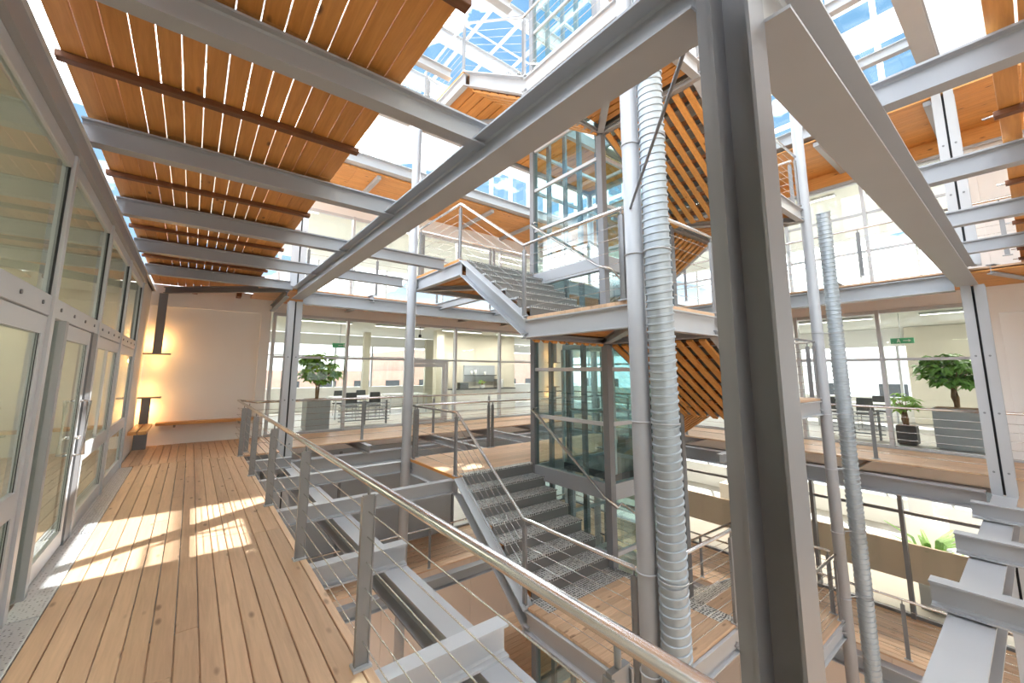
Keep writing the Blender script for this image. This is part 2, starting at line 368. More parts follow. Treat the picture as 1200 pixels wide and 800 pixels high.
def leaf(y0, y1, name='door', handle=0, mid=False, split=False, par=None):
    t = par
    d = obj(name, MB().box(XG-.03, XG+.015, y0, y0+.09, .02, 1.97).box(XG-.03, XG+.015, y1-.09, y1, .02, 1.97)
            .box(XG-.03, XG+.015, y0+.09, y1-.09, .02, .16).box(XG-.03, XG+.015, y0+.09, y1-.09, 1.85, 1.97)
            , 'alu', t)
    if mid: slab('mid_rail', XG-.03, XG+.015, y0+.09, y1-.09, .68, .84, 'alu', d)
    if split: slab('glazing_bar', XG-.02, XG+.012, (y0+y1)/2-.015, (y0+y1)/2+.015, .84, 1.85, 'alu', d)
    slab('pane', XG-.012, XG-.002, y0+.09, y1-.09, .16, 1.85, 'glass_front', d, 0)
    bk = MB().box(XG+.002, XG+.006, y0+.085, y0+.097, .15, 1.86).box(XG+.002, XG+.006, y1-.097, y1-.085, .15, 1.86)
    obj('gasket', bk, 'black', d)
    if handle:
        yh = y1-.05 if handle > 0 else y0+.05
        h = MB().tube([(XG+.015, yh, .82), (XG+.075, yh, .82), (XG+.075, yh, 1.32), (XG+.015, yh, 1.32)], .014, 8)
        obj('door_handle', h, 'stainless', d)
        obj('lock', MB().tube([(XG+.015, yh, .98), (XG+.05, yh, .98)], .015, 10).tube([(XG+.045, yh, .98), (XG+.045, yh-.1*handle, .98)], .008, 8), 'stainless', d)
    return d
leaf(.64, 2.36, par=wg, mid=True); leaf(2.44, 4.16, par=wg, mid=True)
obj('side_panel', MB().box(XG-.03, XG+.0, 4.24, 4.55, .02, 1.97), 'glass_front', wg)
obj('door_jamb', MB().box(XG-.06, XG+.04, 4.55, 4.63, 0, 1.98), 'steel', wg)
leaf(4.64, 5.72, par=wg, handle=1)
obj('door_jamb', MB().box(XG-.06, XG+.03, 5.73, 5.96, 0, 1.98), 'steel_dark', wg)
leaf(6.04, 7.71, par=wg, mid=True, split=True); leaf(7.79, 9.56, par=wg, mid=True)
# curved hood above the glazing against the roof light strip
sk = MB().box(XG-.16, XG-.10, -1.2, 11.9, 3.3, 3.62)
struct('trim_1', sk, 'steel', None, 'grey edge beam along the top of the left glazing', 'trim')
obj('ledger_rail', MB().box(XG-.02, XG+.015, -1.2, 11.9, 3.36, 3.42).box(XG-.02, XG+.05, -1.2, 11.9, 3.36, 3.368), 'stripwhite', None, 'thin white perforated rail above the left glazing', 'rail')

# ------------------------------------------------------------------ glazed walls of the far and right sides
def facade(name, axis, c, spans, z0, z1, head, tr, label, mtl='alu', extra=(), gl='glass'):
    """axis 0: wall along x at y=c; axis 1: wall along y at x=c. spans: mullion positions"""
    g = sgroup(name, ((spans[0]+spans[-1])/2, c, z0) if axis == 0 else (c, (spans[0]+spans[-1])/2, z0), label, 'window')
    def part(nm, a0, a1, d0, d1, za, zb, m, bev=.003):
        if axis == 0: return slab(nm, a0, a1, c+d0, c+d1, za, zb, m, g, bev)
        return slab(nm, c+d0, c+d1, a0, a1, za, zb, m, g, bev)
    for s in spans: part('mullion', s-.035, s+.035, -.09, .05, z0, head, mtl)
    for a, b in zip(spans[:-1], spans[1:]):
        for k, t in enumerate(tr): part('transom', a+.035, b-.035, -.03, .03, t-.03, t+.03, mtl)
        part('head_rail', a+.035, b-.035, -.05, .05, head-.08, head, mtl); part('bottom_rail', a+.035, b-.035, -.04, .04, z0, z0+.06, mtl)
        lv = [z0+.06]+[t for t in tr]+[head-.05]
        for q, (za, zb) in enumerate(zip(lv[:-1], lv[1:])):
            part('pane', a+.035, b-.035, -.006, .006, za+(.03 if q else 0), zb-.03, gl, 0)
    part('lintel', spans[0], spans[-1], -.02, .2, head, z1, 'white')
    return g
fx = [1.58, 3.42, 5.21, 6.95, 8.8, 10.5, 12.0]
facade('window_2', 0, YF, fx, 0, 3.40, 3.12, (1.98,), 'far glass wall at walkway level with the potted tree behind it')
ry = [.72, 2.1, 3.68, 5.3, 7.0, 8.7, 10.4, 11.95]
facade('window_3', 1, XF, ry, 0, 3.30, 3.0, (1.90,), 'right glass wall at walkway level with two planters behind it')
facade('window_4', 0, YF, fx, L1, L2-.1, 6.15, (4.5, 5.3), 'far glass wall of the upper storey behind its railing')
facade('window_5', 1, XF, ry, L1, L2-.1, 6.15, (4.4, 5.3), 'right glass wall of the upper storey')
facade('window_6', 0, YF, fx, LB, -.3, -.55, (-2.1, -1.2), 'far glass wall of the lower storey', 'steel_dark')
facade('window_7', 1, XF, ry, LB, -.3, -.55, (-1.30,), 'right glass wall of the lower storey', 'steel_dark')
struct('wall_grey', MB().box(XG-.3, 6.9, YF-.06, YF+.0, LB, -.5), 'planter', None, 'plain grey wall panels of the lower storey under the far deck', 'wall')
g0 = sgroup('wall_ground', (5, YF, -7), 'panelled wall of the ground storey below the far deck', 'wall')
for i in range(9): slab('wall_panel', -1.1+i*1.47+.004, -1.1+(i+1)*1.47-.004, YF+.0, YF+.08, -6.97, LB-.05, 'parapet', g0)
g0 = sgroup('wall_ground', (XF, 4, -7), 'panelled wall of the ground storey below the right deck', 'wall')
for i in range(9): slab('wall_panel', XF, XF+.08, -2.2+i*1.58+.004, -2.2+(i+1)*1.58-.004, -6.97, LB-.05, 'parapet', g0)
# white service band inside the lower right glazing
obj('parapet_panel', MB().box(XF+.3, XF+.36, -1.9, 12, -2.75, -2.0), 'parapet', None, 'pale beige parapet panel behind the lower right glazing', 'panel')

# rooms behind
def room(x0, x1, y0, y1, z0, z1, nm, wins=True, wallm='beige', openside=''):
    g = MB(); t = .15
    struct('floor', MB().box(x0, x1, y0, y1, z0-.2, z0-.01), 'carpet', None, 'grey floor of the '+nm, 'floor')
    struct('ceiling', MB().box(x0, x1, y0, y1, z1, z1+.2), 'ceil', None, 'pale ceiling of the '+nm, 'ceiling')
def winwall(name, axis, c, a0, a1, z0, z1, sill, head, step, label, solid=(), m='white_clean'):
    g = sgroup(name, ((a0+a1)/2, c, z0) if axis == 0 else (c, (a0+a1)/2, z0), label, 'window')
    def part(nm, p, q, d0, d1, za, zb, mm):
        if axis == 0: slab(nm, p, q, c+d0, c+d1, za, zb, mm, g)
        else: slab(nm, c+d0, c+d1, p, q, za, zb, mm, g)
    part('wall_panel', a0, a1, 0, .2, z0, sill, m); part('wall_panel', a0, a1, 0, .2, head, z1, m)
    x = a0
    while x < a1-.05:
        part('mullion', x, x+.07, 0, .12, sill, head, 'alu'); part('transom', x+.07, min(x+step, a1), .02, .08, sill+(head-sill)*.72, sill+(head-sill)*.72+.05, 'alu')
        part('pane', x+.07, min(x+step, a1), .04, .05, sill, head, 'glass_roof'); x += step
    for s0, s1 in solid: part('wall_panel', s0, s1, -.15, 0, z0, z1, 'beige')
    return g
room(-.6, 20, YF+.2, 19, 0, 3.25, 'far room'); room(XF+.2, 19, -4, YF+.2, 0, 3.12, 'right-hand room')
winwall('window_8', 0, 18.6, 1.6, 20, 0, 3.2, .95, 2.75, 1.6, 'outer windows at the back of the far room', ((9.0, 13.5),))
winwall('window_9', 1, 18.6, -4, 18.5, 0, 3.1, .8, 2.5, 1.7, 'outer windows at the back of the right-hand room', ((-4, 2.6), (6.2, 8.4), (10.5, 13)))
struct('wall_far', MB().box(1.3, 1.5, YF+.3, 18.6, 0, 3.3), 'beige', None, 'side wall of the far room', 'wall')
room(-.6, 20, YF+.2, 19, L1, 6.9, 'upper far room'); room(XF+.2, 19, -4, YF+.2, L1, 6.8, 'upper right-hand room')
winwall('window_10', 0, 18.6, -.6, 20, L1, 6.9, L1+.3, 6.4, 1.5, 'outer windows of the upper far room')
winwall('window_11', 1, 18.6, -4, 18.5, L1, 6.8, L1+.2, 6.4, 1.5, 'outer windows of the upper right-hand room')
room(-.6, 20, YF+.2, 19, LB, -.4, 'lower far room'); room(XF+.2, 19, -4, YF+.2, LB, -.4, 'lower right-hand room')
winwall('window_12', 0, 18.6, -.6, 20, LB, -.4, LB+.3, -.7, 1.5, 'outer windows of the lower far room')
winwall('window_13', 1, 18.6, -4, 18.5, LB, -.4, LB+.9, -.7, 1.5, 'outer windows of the lower right-hand room')
# left room
struct('floor', MB().box(-7, XG-.1, -4, 12, -.2, -.01), 'carpet', None, 'grey floor of the room behind the left glazing', 'floor')
struct('ceiling', MB().box(-7, XG-.12, -4, 12.3, 3.25, 3.45), 'ceil', None, 'pale ceiling of the room behind the left glazing', 'ceiling')
struct('wall_back', MB().box(-4.2, -4.0, -4, 12, -.1, 3.4), 'beige', None, 'beige wall inside the left room', 'wall')
winwall('window_16', 0, -4.3, -7, 12.2, LB, 3.4, 1.1, 2.3, 1.8, 'unseen wall behind the viewpoint, its window band sized to limit light', (), 'beige')  # unseen; window band kept small to reduce light from behind
winwall('wall_near_added', 0, -4.3, -1.2, 12.4, 3.4, 11.5, 5.0, 6.2, 1.8, 'added unseen upper wall with a window band, cutting light from the near side', ((-1.2, 1.), (8, 12.4)), 'beige')  # unseen wall added to block sky light coming from behind
struct('wall_far', MB().box(-4.2, -1.1, 11.9, 12.1, -.1, 3.4), 'beige', None, 'far end wall of the left room', 'wall')
struct('wall_outer', MB().box(-1.4, -1.1, -4.3, 12.3, LB, -.2), 'white', None, 'white wall of the lower storey under the walkway', 'wall')
struct('ground', MB().box(-80, 100, -60, 100, -7.6, -7.3), 'paving', None, 'pale paving outside the building', 'ground')

# ------------------------------------------------------------------ main steel frame
for i, (zc, h, nm) in enumerate(((3.30, .25, 'big grey main beam running overhead from the foreground column to the left column'),
                                 (-.375, .25, 'main beam with a pale wide top flange below the walkway edge'),
                                 (6.88, .30, 'main beam of the upper storey above the ceiling boards'),
                                 (-3.62, .28, 'main beam of the lower storey below the walkway'))):
    w = .225
    beam('main_beam', (UX, VY+.16, zc), (UX, UY, zc), w, h, 'steel', nm)
for zc, h, nm in ((3.21, .34, 'wide grey main beam crossing from the foreground column to the right column'),
                  (-.42, .30, 'main beam with a broad pale top at the lower right'),
                  (6.88, .34, 'pale main beam high on the right under the sky'),
                  (-3.62, .28, 'near main beam of the lower storey')):
    yv = .52 if zc < 0 else .575
    beam('main_beam', (UX+.06, yv, zc), (VX-.05, yv, zc), .25, h, 'steel', nm)
for zc, nm in ((3.22, 'far main beam of the upper deck'), (-.39, 'far main beam just below the far deck'), (6.85, 'far main beam under the top storey'), (-3.62, 'far main beam of the lower storey')):
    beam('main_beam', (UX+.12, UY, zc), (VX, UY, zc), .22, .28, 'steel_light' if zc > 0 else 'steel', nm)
for zc, nm in ((3.12, 'right-hand main beam of the upper deck'), (-.39, 'right-hand main beam below the right deck'), (6.75, 'right-hand main beam under the top storey'), (-3.62, 'right-hand main beam of the lower storey')):
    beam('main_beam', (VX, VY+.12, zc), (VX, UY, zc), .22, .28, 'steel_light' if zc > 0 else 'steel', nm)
# foreground column: two channels with a flange plate behind
col = thing('steel_column', (UX-.02, VY+.04, -7), 'massive dark grey steel column in the right foreground', 'column')
xw, xa, xb, y0c, y1c = 1.70, 1.575, 1.70, .537, .69
mb = MB(); mb.box(xw-.012, xw, y0c+.012, y1c-.012, -7, 9).box(xa, xw+.03, y0c, y0c+.012, -7, 9).box(xa, xw, y1c-.012, y1c, -7, 9)
obj('channel', mb, 'steel_dark', col, 'channel section with its open side to the left')
mb = MB(); mb.box(xa+.004, xa+.012, y1c+.0, y1c+.05, -7, 9).box(xa+.012, xw, y1c+.0, y1c+.014, -7, 9).box(xw-.012, xw, y1c+.014, y1c+.05, -7, 9)
obj('channel', mb, 'steel_dark', col, 'narrow channel behind the main one')
obj('bolt', MB().tube([(xa-.006, .735, 3.33), (xa-.02, .735, 3.33)], .02, 12).tube([(xa-.018, .735, 3.33), (xa-.035, .735, 3.33)], .012, 6), 'steel_dark', col)
def twin(name, x, y, axis, z0, z1, label):
    c = thing(name, (x, y, z0), label, 'column')
    for s in (-1, 1):
        if axis == 0:  # flanges face -y
            o = s*.075+x; mb = MB().box(o-.06, o+.06, y-.11, y-.098, z0, z1).box(o-.006, o+.006, y-.098, y+.098, z0, z1).box(o-.06, o+.06, y+.098, y+.11, z0, z1)
            pts = [(o, y-.11, z0+.35+k*.9) for k in range(int((z1-z0-.3)/.9))]; n = (0, -1, 0)
        else:
            o = s*.075+y; mb = MB().box(x-.11, x-.098, o-.06, o+.06, z0, z1).box(x-.098, x+.098, o-.006, o+.006, z0, z1).box(x+.098, x+.11, o-.06, o+.06, z0, z1)
            pts = [(x-.11, o, z0+.35+k*.9) for k in range(int((z1-z0-.3)/.9))]; n = (-1, 0, 0)
        ch = obj('channel', mb, 'steel_light', c)
        bolts(pts, .016, n, ch)
    obj('slot_shade', MB().box(x-.03, x+.03, y+.0, y+.03, z0, z1) if axis == 0 else MB().box(x-.0, x+.03, y-.03, y+.03, z0, z1), 'dark', c)  # dark strip painting in the shade of the slot between the channels
    return c
for z0, z1, st in ((-.24, 3.12, 'from the walkway level'), (3.45, 6.72, 'of the upper storey'), (-3.45, -.53, 'of the lower storey')):
    twin('steel_column', UX-.03, UY+.03, 0, z0, z1, 'left twin-channel column '+st+' beside the white end wall')
for z0, z1, st in ((-.27, 3.04, 'rising from the broad lower beam'), (3.38, 6.7, 'of the upper storey'), (-3.45, -.57, 'of the lower storey')):
    twin('steel_column', VX+.02, VY-.08, 1, z0, z1, 'right twin-channel column '+st+' beside the white wall')
twin('steel_column', VX+.02, UY, 1, -3.4, 6.7, 'far corner column behind the lift')

# joists over and under the walkway
JY = [.70, 2.50, 4.36, 6.20, 8.02, 9.85]
for k, y in enumerate(JY):
    xe = {3: TX0, 4: TX0-.05}.get(k, UX+.14 if k < 3 else UX)
    xe = TX0 if k in (3, 4) else (UX+.12 if k < 5 else UX-.1)
    beam('ceiling_joist', (XG-.02, y+.06, 3.475), (xe, y+.06, 3.475), .12, .19, 'steel', ORD[k]+' grey joist from the camera crossing under the ceiling boards', None)
JL = [.6, 2.40, 4.02, 5.80, 7.50, 9.2]
for k, y in enumerate(JL):
    xe = TX0 if k in (3, 4) else (UX+.115 if k < 5 else UX)
    beam('floor_joist', (XG, y, -.15), (xe, y, -.15), .12, .20, 'steel_light' if k == 1 else 'steel', ORD[k]+' joist from the camera carrying the walkway boards')  # near joist is same paint, made lighter to stand for light on its top
beam('floor_trimmer', (XE-.08, -1.2, -.10), (XE-.08, 9.9, -.10), .07, .12, 'steel', 'long thin edge beam under the walkway boards')
for k, x in enumerate((3.33, 5.2, 7.0, 8.8)):
    y0 = UY-.35 if k in (0, 3) else TY3
    beam('deck_joist', (x, y0, -.14), (x, YF-.1, -.14), .11, .18, 'steel', ORD[k]+' bracket joist from the left under the far deck')
    beam('deck_joist', (x, (UY-.1 if k in (0, 3) else TY3), L1-.13), (x, YF-.1, L1-.13), .11, .18, 'steel', ORD[k]+' bracket joist from the left under the upper far deck')
for k, y in enumerate((2.4, 4.2, 5.9, 7.7)):
    x0 = VX-.33 if k in (0, 3) else TX3
    beam('deck_joist', (x0, y, -.14), (XF-.1, y, -.14), .11, .18, 'steel', ORD[k]+' bracket joist from the near end under the right deck')
    beam('deck_joist', (VX-.1, y, L1-.13), (XF-.1, y, L1-.13), .11, .18, 'steel', ORD[k]+' bracket joist from the near end under the upper right deck')
# joists of the near side
for k, x in enumerate((3.57, 5.42, 7.24, 9.06)):
    beam('ceiling_joist', (x, VY+.13, 3.475), (x, -2.2, 3.475), .12, .19, 'steel', ORD[k]+' joist from the left crossing the upper right corner')
for k, x in enumerate((4.90, 6.5, 8.2)):
    beam('floor_joist', (x, VY+.13, -.15), (x, -2.2, -.15), .14, .20, 'steel', ORD[k]+' joist from the left resting on the broad lower right beam')
beam('ceiling_joist', (VX+.1, VY-.3, 3.30), (XF, VY-.9, 3.30), .10, .16, 'steel', 'small joist beside the right column top')
for k, x in enumerate((5.4, 7.24, 9.06)):
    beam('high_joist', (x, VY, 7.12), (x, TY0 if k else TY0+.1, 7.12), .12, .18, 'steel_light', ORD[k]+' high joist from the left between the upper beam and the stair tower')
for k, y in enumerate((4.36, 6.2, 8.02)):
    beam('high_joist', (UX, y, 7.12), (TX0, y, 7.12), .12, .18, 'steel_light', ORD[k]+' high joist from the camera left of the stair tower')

# ceiling boards over the walkway with battens
cb = sgroup('ceiling', (.1, 5.5, 3.6), 'slatted ceiling of orange boards above the walkway', 'ceiling')
bx = [-.84+i*.1225 for i in range(16)]
for i in range(15):
    segs = [(-1.9, .74), (.74, 2.55), (2.55, 4.40), (4.40, 6.25), (6.25, 8.05), (8.05, 9.9), (9.9, 11.95)]
    gap = .004 if (i < 3 or i > 10) else .0075
    for a, b in segs: slab('plank', bx[i]+gap/2, bx[i+1]-gap/2, a+.001, b-.001, 3.625, 3.65, 'ceil_y', cb, .003)
for y in (-.2, 1.72, 3.63, 5.59, 7.50, 9.33, 11.0):
    slab('batten', -.86, 1.03, y-.035, y+.035, 3.575, 3.622, 'batten_x', cb)
for y in JY: slab('batten', -.80, 1.06, y+.13, y+.19, 3.572, 3.622, 'batten_x', cb)
cr_ = sgroup('ceiling', (6, -1, 3.6), 'orange ceiling boards at the upper right corner', 'ceiling')
xs = [1.07]  # boards run on out of view to shade the foreground column
while xs[-1] < 11.9: xs.append(xs[-1]+.93)
for i in range(16):
    y1 = -.02-i*.1225
    for a, b in zip(xs[:-1], xs[1:]):
        slab('plank', a+.002, b-.002, y1-.1225+.006, y1-.006, 3.625, 3.65, 'ceil_x', cr_, .003)
for x in xs[1:-1]: slab('batten', x-.035, x+.035, -1.95, .0, 3.575, 3.622, 'batten_y', cr_)
pins = MB()
for x in xs[1:-1]: pins.tube([(x, -.05, 3.6), (x, .06, 3.6)], .008, 6)
obj('bolt', pins, 'stainless', cr_)

# soffits under the top storey decks
sf = sgroup('ceiling', (6, 11, 6.5), 'orange boarded soffit above the far upper windows', 'ceiling')
nb = 16
for i in range(nb):
    w = (YF-.0-9.95)/nb; y = 9.95+i*w
    for a in range(6): slab('plank', 1.0+a*1.86+.003, 1.0+(a+1)*1.86-.003, y+.003, y+w-.003, 6.66, 6.69, 'ceil_x', sf, 0)
for k, x in enumerate((1.6, 3.4, 5.2, 7.0, 8.8, 10.5)): slab('cross_beam', x-.05, x+.05, 9.98, YF, 6.55, 6.655, 'steel', sf)
sr = sgroup('ceiling', (11, 6, 6.5), 'orange boarded soffit above the right upper windows', 'ceiling')
for i in range(nb):
    w = (XF-10.05)/nb; x = 10.05+i*w
    for a in range(6): slab('plank', x+.003, x+w-.003, -2.2+a*2.03+.003, -2.2+(a+1)*2.03-.003, 6.50, 6.53, 'ceil_y', sr, 0)
for k, y in enumerate((.72, 2.4, 4.2, 6, 7.8)): slab('cross_beam', 10.1, XF, y-.05, y+.05, 6.40, 6.495, 'steel', sr)
slab('fascia', XF-.06, XF-.0, -2.2, 9.9, 6.16, 6.50, 'ceil_y', sr); slab('edge_rail', XF-.12, XF-.06, -2.2, 9.9, 6.10, 6.16, 'steel', sr)
so = MB().box(-1, 20, 10.0, 19, 6.95, 7.02).box(10.12, 19, -4, 10.0, 6.85, 6.92)
struct('floor', so, 'white_clean', None, 'top storey deck slab around the void', 'floor')
# upper deck soffit at level 1
for (x0, x1, y0, y1, ax, nm) in ((1.56, XF, 9.98, YF, 0, 'orange boarded soffit of the far upper deck'), (10.2, XF, -2.2, 9.95, 1, 'orange boarded soffit of the right upper deck')):
    g = sgroup('ceiling', ((x0+x1)/2, (y0+y1)/2, 3.38), nm, 'ceiling')
    for i in range(10):
        if ax == 0: w = (y1-y0)/10; slab('plank', x0, x1, y0+i*w+.004, y0+(i+1)*w-.004, 3.38, 3.405, 'ceil_x', g, 0)
        else: w = (x1-x0)/10; slab('plank', x0+i*w+.004, x0+(i+1)*w-.004, y0, y1, 3.27, 3.295, 'ceil_y', g, 0)
# end bay above the white wall
beam('ceiling_joist', (XG+.2, YF-.1, 3.42), (1.5, UY+.1, 3.40), .10, .14, 'steel_dark', 'dark slanting brace beam in front of the end wall top')
beam('ceiling_joist', (1.5, UY+.1, 3.30), (1.5, YF, 3.22), .10, .16, 'steel_dark', 'short dark beam from the left column to the end wall')
eb = sgroup('ceiling', (.3, 11.5, 3.5), 'orange boards above the end wall', 'ceiling')
for i in range(17): slab('plank', -.84+i*.14+.003, -.84+(i+1)*.14-.003, 9.95, YF-.02, 3.56, 3.58, 'ceil_y', eb, 0)
for x in (-.1, .75): slab('rafter_end', x-.05, x+.05, 11.7, YF-.03, 3.40, 3.52, 'batten_y', eb)

# ------------------------------------------------------------------ roof
rf = sgroup('ceiling', (6, 4, 11.6), 'glazed roof of white beams and glass far above the void', 'ceiling')
k = 0
for y in (-1.1, .7, 2.55, 4.4, 6.2, 8.0, 9.85, 12):
    o = obj('roof_beam', MB().ibeam((-1.2, y, 11.55), (12.4, y, 11.55), .18, .42), 'steel_light', rf)
for x in [-.6+.92*i for i in range(15)]:
    o = slab('glazing_bar', x-.035, x+.035, -3.5, 12.3, 11.78, 11.88, 'alu', rf)
gs = MB().box(-1.2, 12.4, -3.5, 12.3, 11.88, 11.89)
obj('pane', gs, 'glass_roof', rf)
rd = MB()
for y in (1.6, 5.3, 8.9): rd.tube([(0, y, 11.3), (12, y, 11.3)], .025, 8)
obj('tie_rod', rd, 'alu', rf)
# clerestory above the far and right sides
for nm, ax, c, a0, a1 in (('window_14', 0, YF, -.9, 12.1), ('window_15', 1, XF, .7, 12)):
    g = sgroup(nm, (6, c, 7.1) if ax == 0 else (c, 6, 7.1), 'white framed clerestory windows above the '+('far' if ax == 0 else 'right')+' soffit', 'window')
    def part(n_, p, q, d0, d1, za, zb, m):
        if ax == 0: slab(n_, p, q, c+d0, c+d1, za, zb, m, g)
        else: slab(n_, c+d0, c+d1, p, q, za, zb, m, g)
    n_ = 14; st = (a1-a0)/n_
    for i in range(n_+1): part('mullion', a0+i*st-.05, a0+i*st+.05, -.05, .08, 7.05, 11.3, 'white_clean')
    for z in (7.1, 8.2, 9.4, 10.6, 11.3): part('transom', a0, a1, -.04, .06, z-.05, z+.05, 'white_clean')
    part('wall_panel', a0, a1, -.02, .2, 9.4, 10.0, 'white_clean')
    part('pane', a0, a1, .0, .012, 7.1, 9.4, 'glass'); part('pane', a0, a1, .0, .012, 10.0, 11.3, 'glass')
for x, lab in ((2.6, 'left'), (6.5, 'middle')): pass

# ------------------------------------------------------------------ stair tower
DW = .035
def landing(x0, x1, y0, y1, z, label, outer, cx, cy, ex, ey):
    """outer: list of edges ('W','S','E','N') that carry a channel edge beam"""
    t = thing('stair_landing', ((x0+x1)/2, (y0+y1)/2, z-.28), label, 'landing')
    hb, zc = .235, z-.045-.1175
    e = {'W': ((x0, y1, zc), (x0, y0, zc)), 'E': ((x1, y0, zc), (x1, y1, zc)), 'S': ((x0, y0, zc), (x1, y0, zc)), 'N': ((x1, y1, zc), (x0, y1, zc))}
    for k in outer:
        a, b = e[k]; ofs = {'W': (.05, 0, 0), 'E': (-.05, 0, 0), 'S': (0, .05, 0), 'N': (0, -.05, 0)}[k]; obj('edge_beam', MB().ibeam(Vector(a)+Vector(ofs), Vector(b)+Vector(ofs), .10, hb, .014, .01), 'steel_light', t)
    n = 14; w = (y1-y0-.06)/n
    for i in range(n): slab('plank', x0+.03, x1-.01, y0+.03+i*w+.002, y0+.03+(i+1)*w-.002, z-.04, z, 'deck_x', t, .003)
    m = 11; w = (x1-x0-.1)/m
    w = (x1-x0-.22)/m
    for i in range(m): slab('soffit_slat', x0+.11+i*w+.012, x0+.11+(i+1)*w-.012, y0+.11, y1-.11, z-.20, z-.175, 'ceil_y', t, 0)
    obj('corner_strut', MB().ibeam((ex, ey, z-.24), (cx, cy, z-.24), .10, .10), 'steel', t)
    obj('cross_strut', MB().ibeam((ex, y0 if cy == y0 else y1, z-.25), (ex, ey, z-.25), .09, .08).ibeam((x0 if cx == x0 else x1, ey, z-.25), (ex, ey, z-.25), .09, .08), 'steel', t)
    return t
def flight(axis, a0, a1, b0, b1, ztop, label, outer, mstr='steel_light'):
    """descends from a0 to a1 along the axis; b0..b1 is its width; outer is the b of the outer stringer"""
    t = thing('stair_flight', ((b0+b1)/2, (a0+a1)/2, ztop-1.4) if axis == 1 else ((a0+a1)/2, (b0+b1)/2, ztop-1.4), label, 'stairs')
    BB0, BB1 = (b0+.14, b1-.02) if outer == b0 else (b0+.02, b1-.14)
    s = 1 if a1 > a0 else -1; n = 7; rz = 1.15/n; tr = abs(a1-a0)/6.1
    for k in range(n):
        z = ztop-rz*k; zb = z-rz
        fa = a0+s*tr*k
        A0, A1 = sorted((fa, fa+s*(tr+.02)))
        if k < n-1:
            q = (BB0, BB1, A0, A1) if axis == 1 else (A0, A1, BB0, BB1)
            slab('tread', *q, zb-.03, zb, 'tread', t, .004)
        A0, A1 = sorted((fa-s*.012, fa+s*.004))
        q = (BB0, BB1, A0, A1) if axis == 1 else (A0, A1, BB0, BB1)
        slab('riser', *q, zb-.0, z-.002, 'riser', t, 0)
    # top and bottom nosing plates
    for fa, z in ((a0-s*.10, ztop), (a1, ztop-1.15)):
        A0, A1 = sorted((fa-s*.02, fa+s*.11 if z == ztop else fa+s*.28))
        q = (BB0, BB1, A0, A1) if axis == 1 else (A0, A1, BB0, BB1)
        slab('nosing_plate', *q, z-.02, z+.004, 'tread', t, .002)
    # outer stringer
    P0 = (outer, a0+s*.02, ztop-.155) if axis == 1 else (a0+s*.02, outer, ztop-.155)
    P1 = (outer, a1+s*.02, ztop-1.15-.155) if axis == 1 else (a1+s*.02, outer, ztop-1.305)
    d = (Vector(P1)-Vector(P0)).normalized(); upv = Vector((0, 0, 1)); upv = (upv-d*upv.dot(d)).normalized()
    side = (d.cross(upv)).normalized(); inward = Vector(((b0+b1)/2-outer, 0, 0)) if axis == 1 else Vector((0, (b0+b1)/2-outer, 0))
    H, t_, w = .11, .014, .16
    inn = inward.normalized(); pts = [(0, -H), (w*.8, -H), (w*.8, -H+t_), (t_, -H+t_), (t_, H-t_), (w, H-t_), (w, H), (0, H)]
    # web set back so the outer channel reads open towards the void
    pts = [(.13-a, b) for a, b in pts]
    P0 = Vector(P0); P1 = Vector(P1)
    e0 = Vector((0, 0, 1)); vs = [p+inn*(a-.0)+e0*b*1.22 for p in (P0, P1) for a, b in pts]; nn = 8
    fs = [(i, (i+1) % nn, (i+1) % nn+nn, i+nn) for i in range(nn)]
    for k in (0, nn): fs += [tuple(i+k for i in c) for c in ((0,1,2,3),(0,3,4,7),(4,5,6,7))]
    obj('stringer', MB().add(vs, fs), mstr, t)
    inner = b1 if outer == b0 else b0
    Q0 = (P0+inn*(abs(b1-b0)-.08)); Q1 = (P1+inn*(abs(b1-b0)-.08)); dz = Vector((0, 0, -.10))
    obj('inner_stringer', MB().obar(Q0+dz, Q1+dz, .05, .10), 'steel_dark', t)
    # wooden slats on the underside, along the flight
    ns = 9; wd = abs(b1-b0)-.16
    for i in range(ns):
        o_ = inn*(.14+(i+.5)*(wd-.04)/ns); obj('soffit_slat', MB().obar(P0+o_+Vector((0, 0, -.16)), P1+o_+Vector((0, 0, -.16)), .085, .035), 'ceil_x' if axis == 0 else 'ceil_y', t)
    for k in range(n):   # bearers between treads and slats
        f = (k+.5)/n; c = P0.lerp(P1, f)+Vector((0, 0, -.11)); obj('bearer', MB().obar(c+inn*.14, c+inn*(wd+.1), .06, .05), 'batten_y' if axis == 0 else 'batten_x', t)
    return t

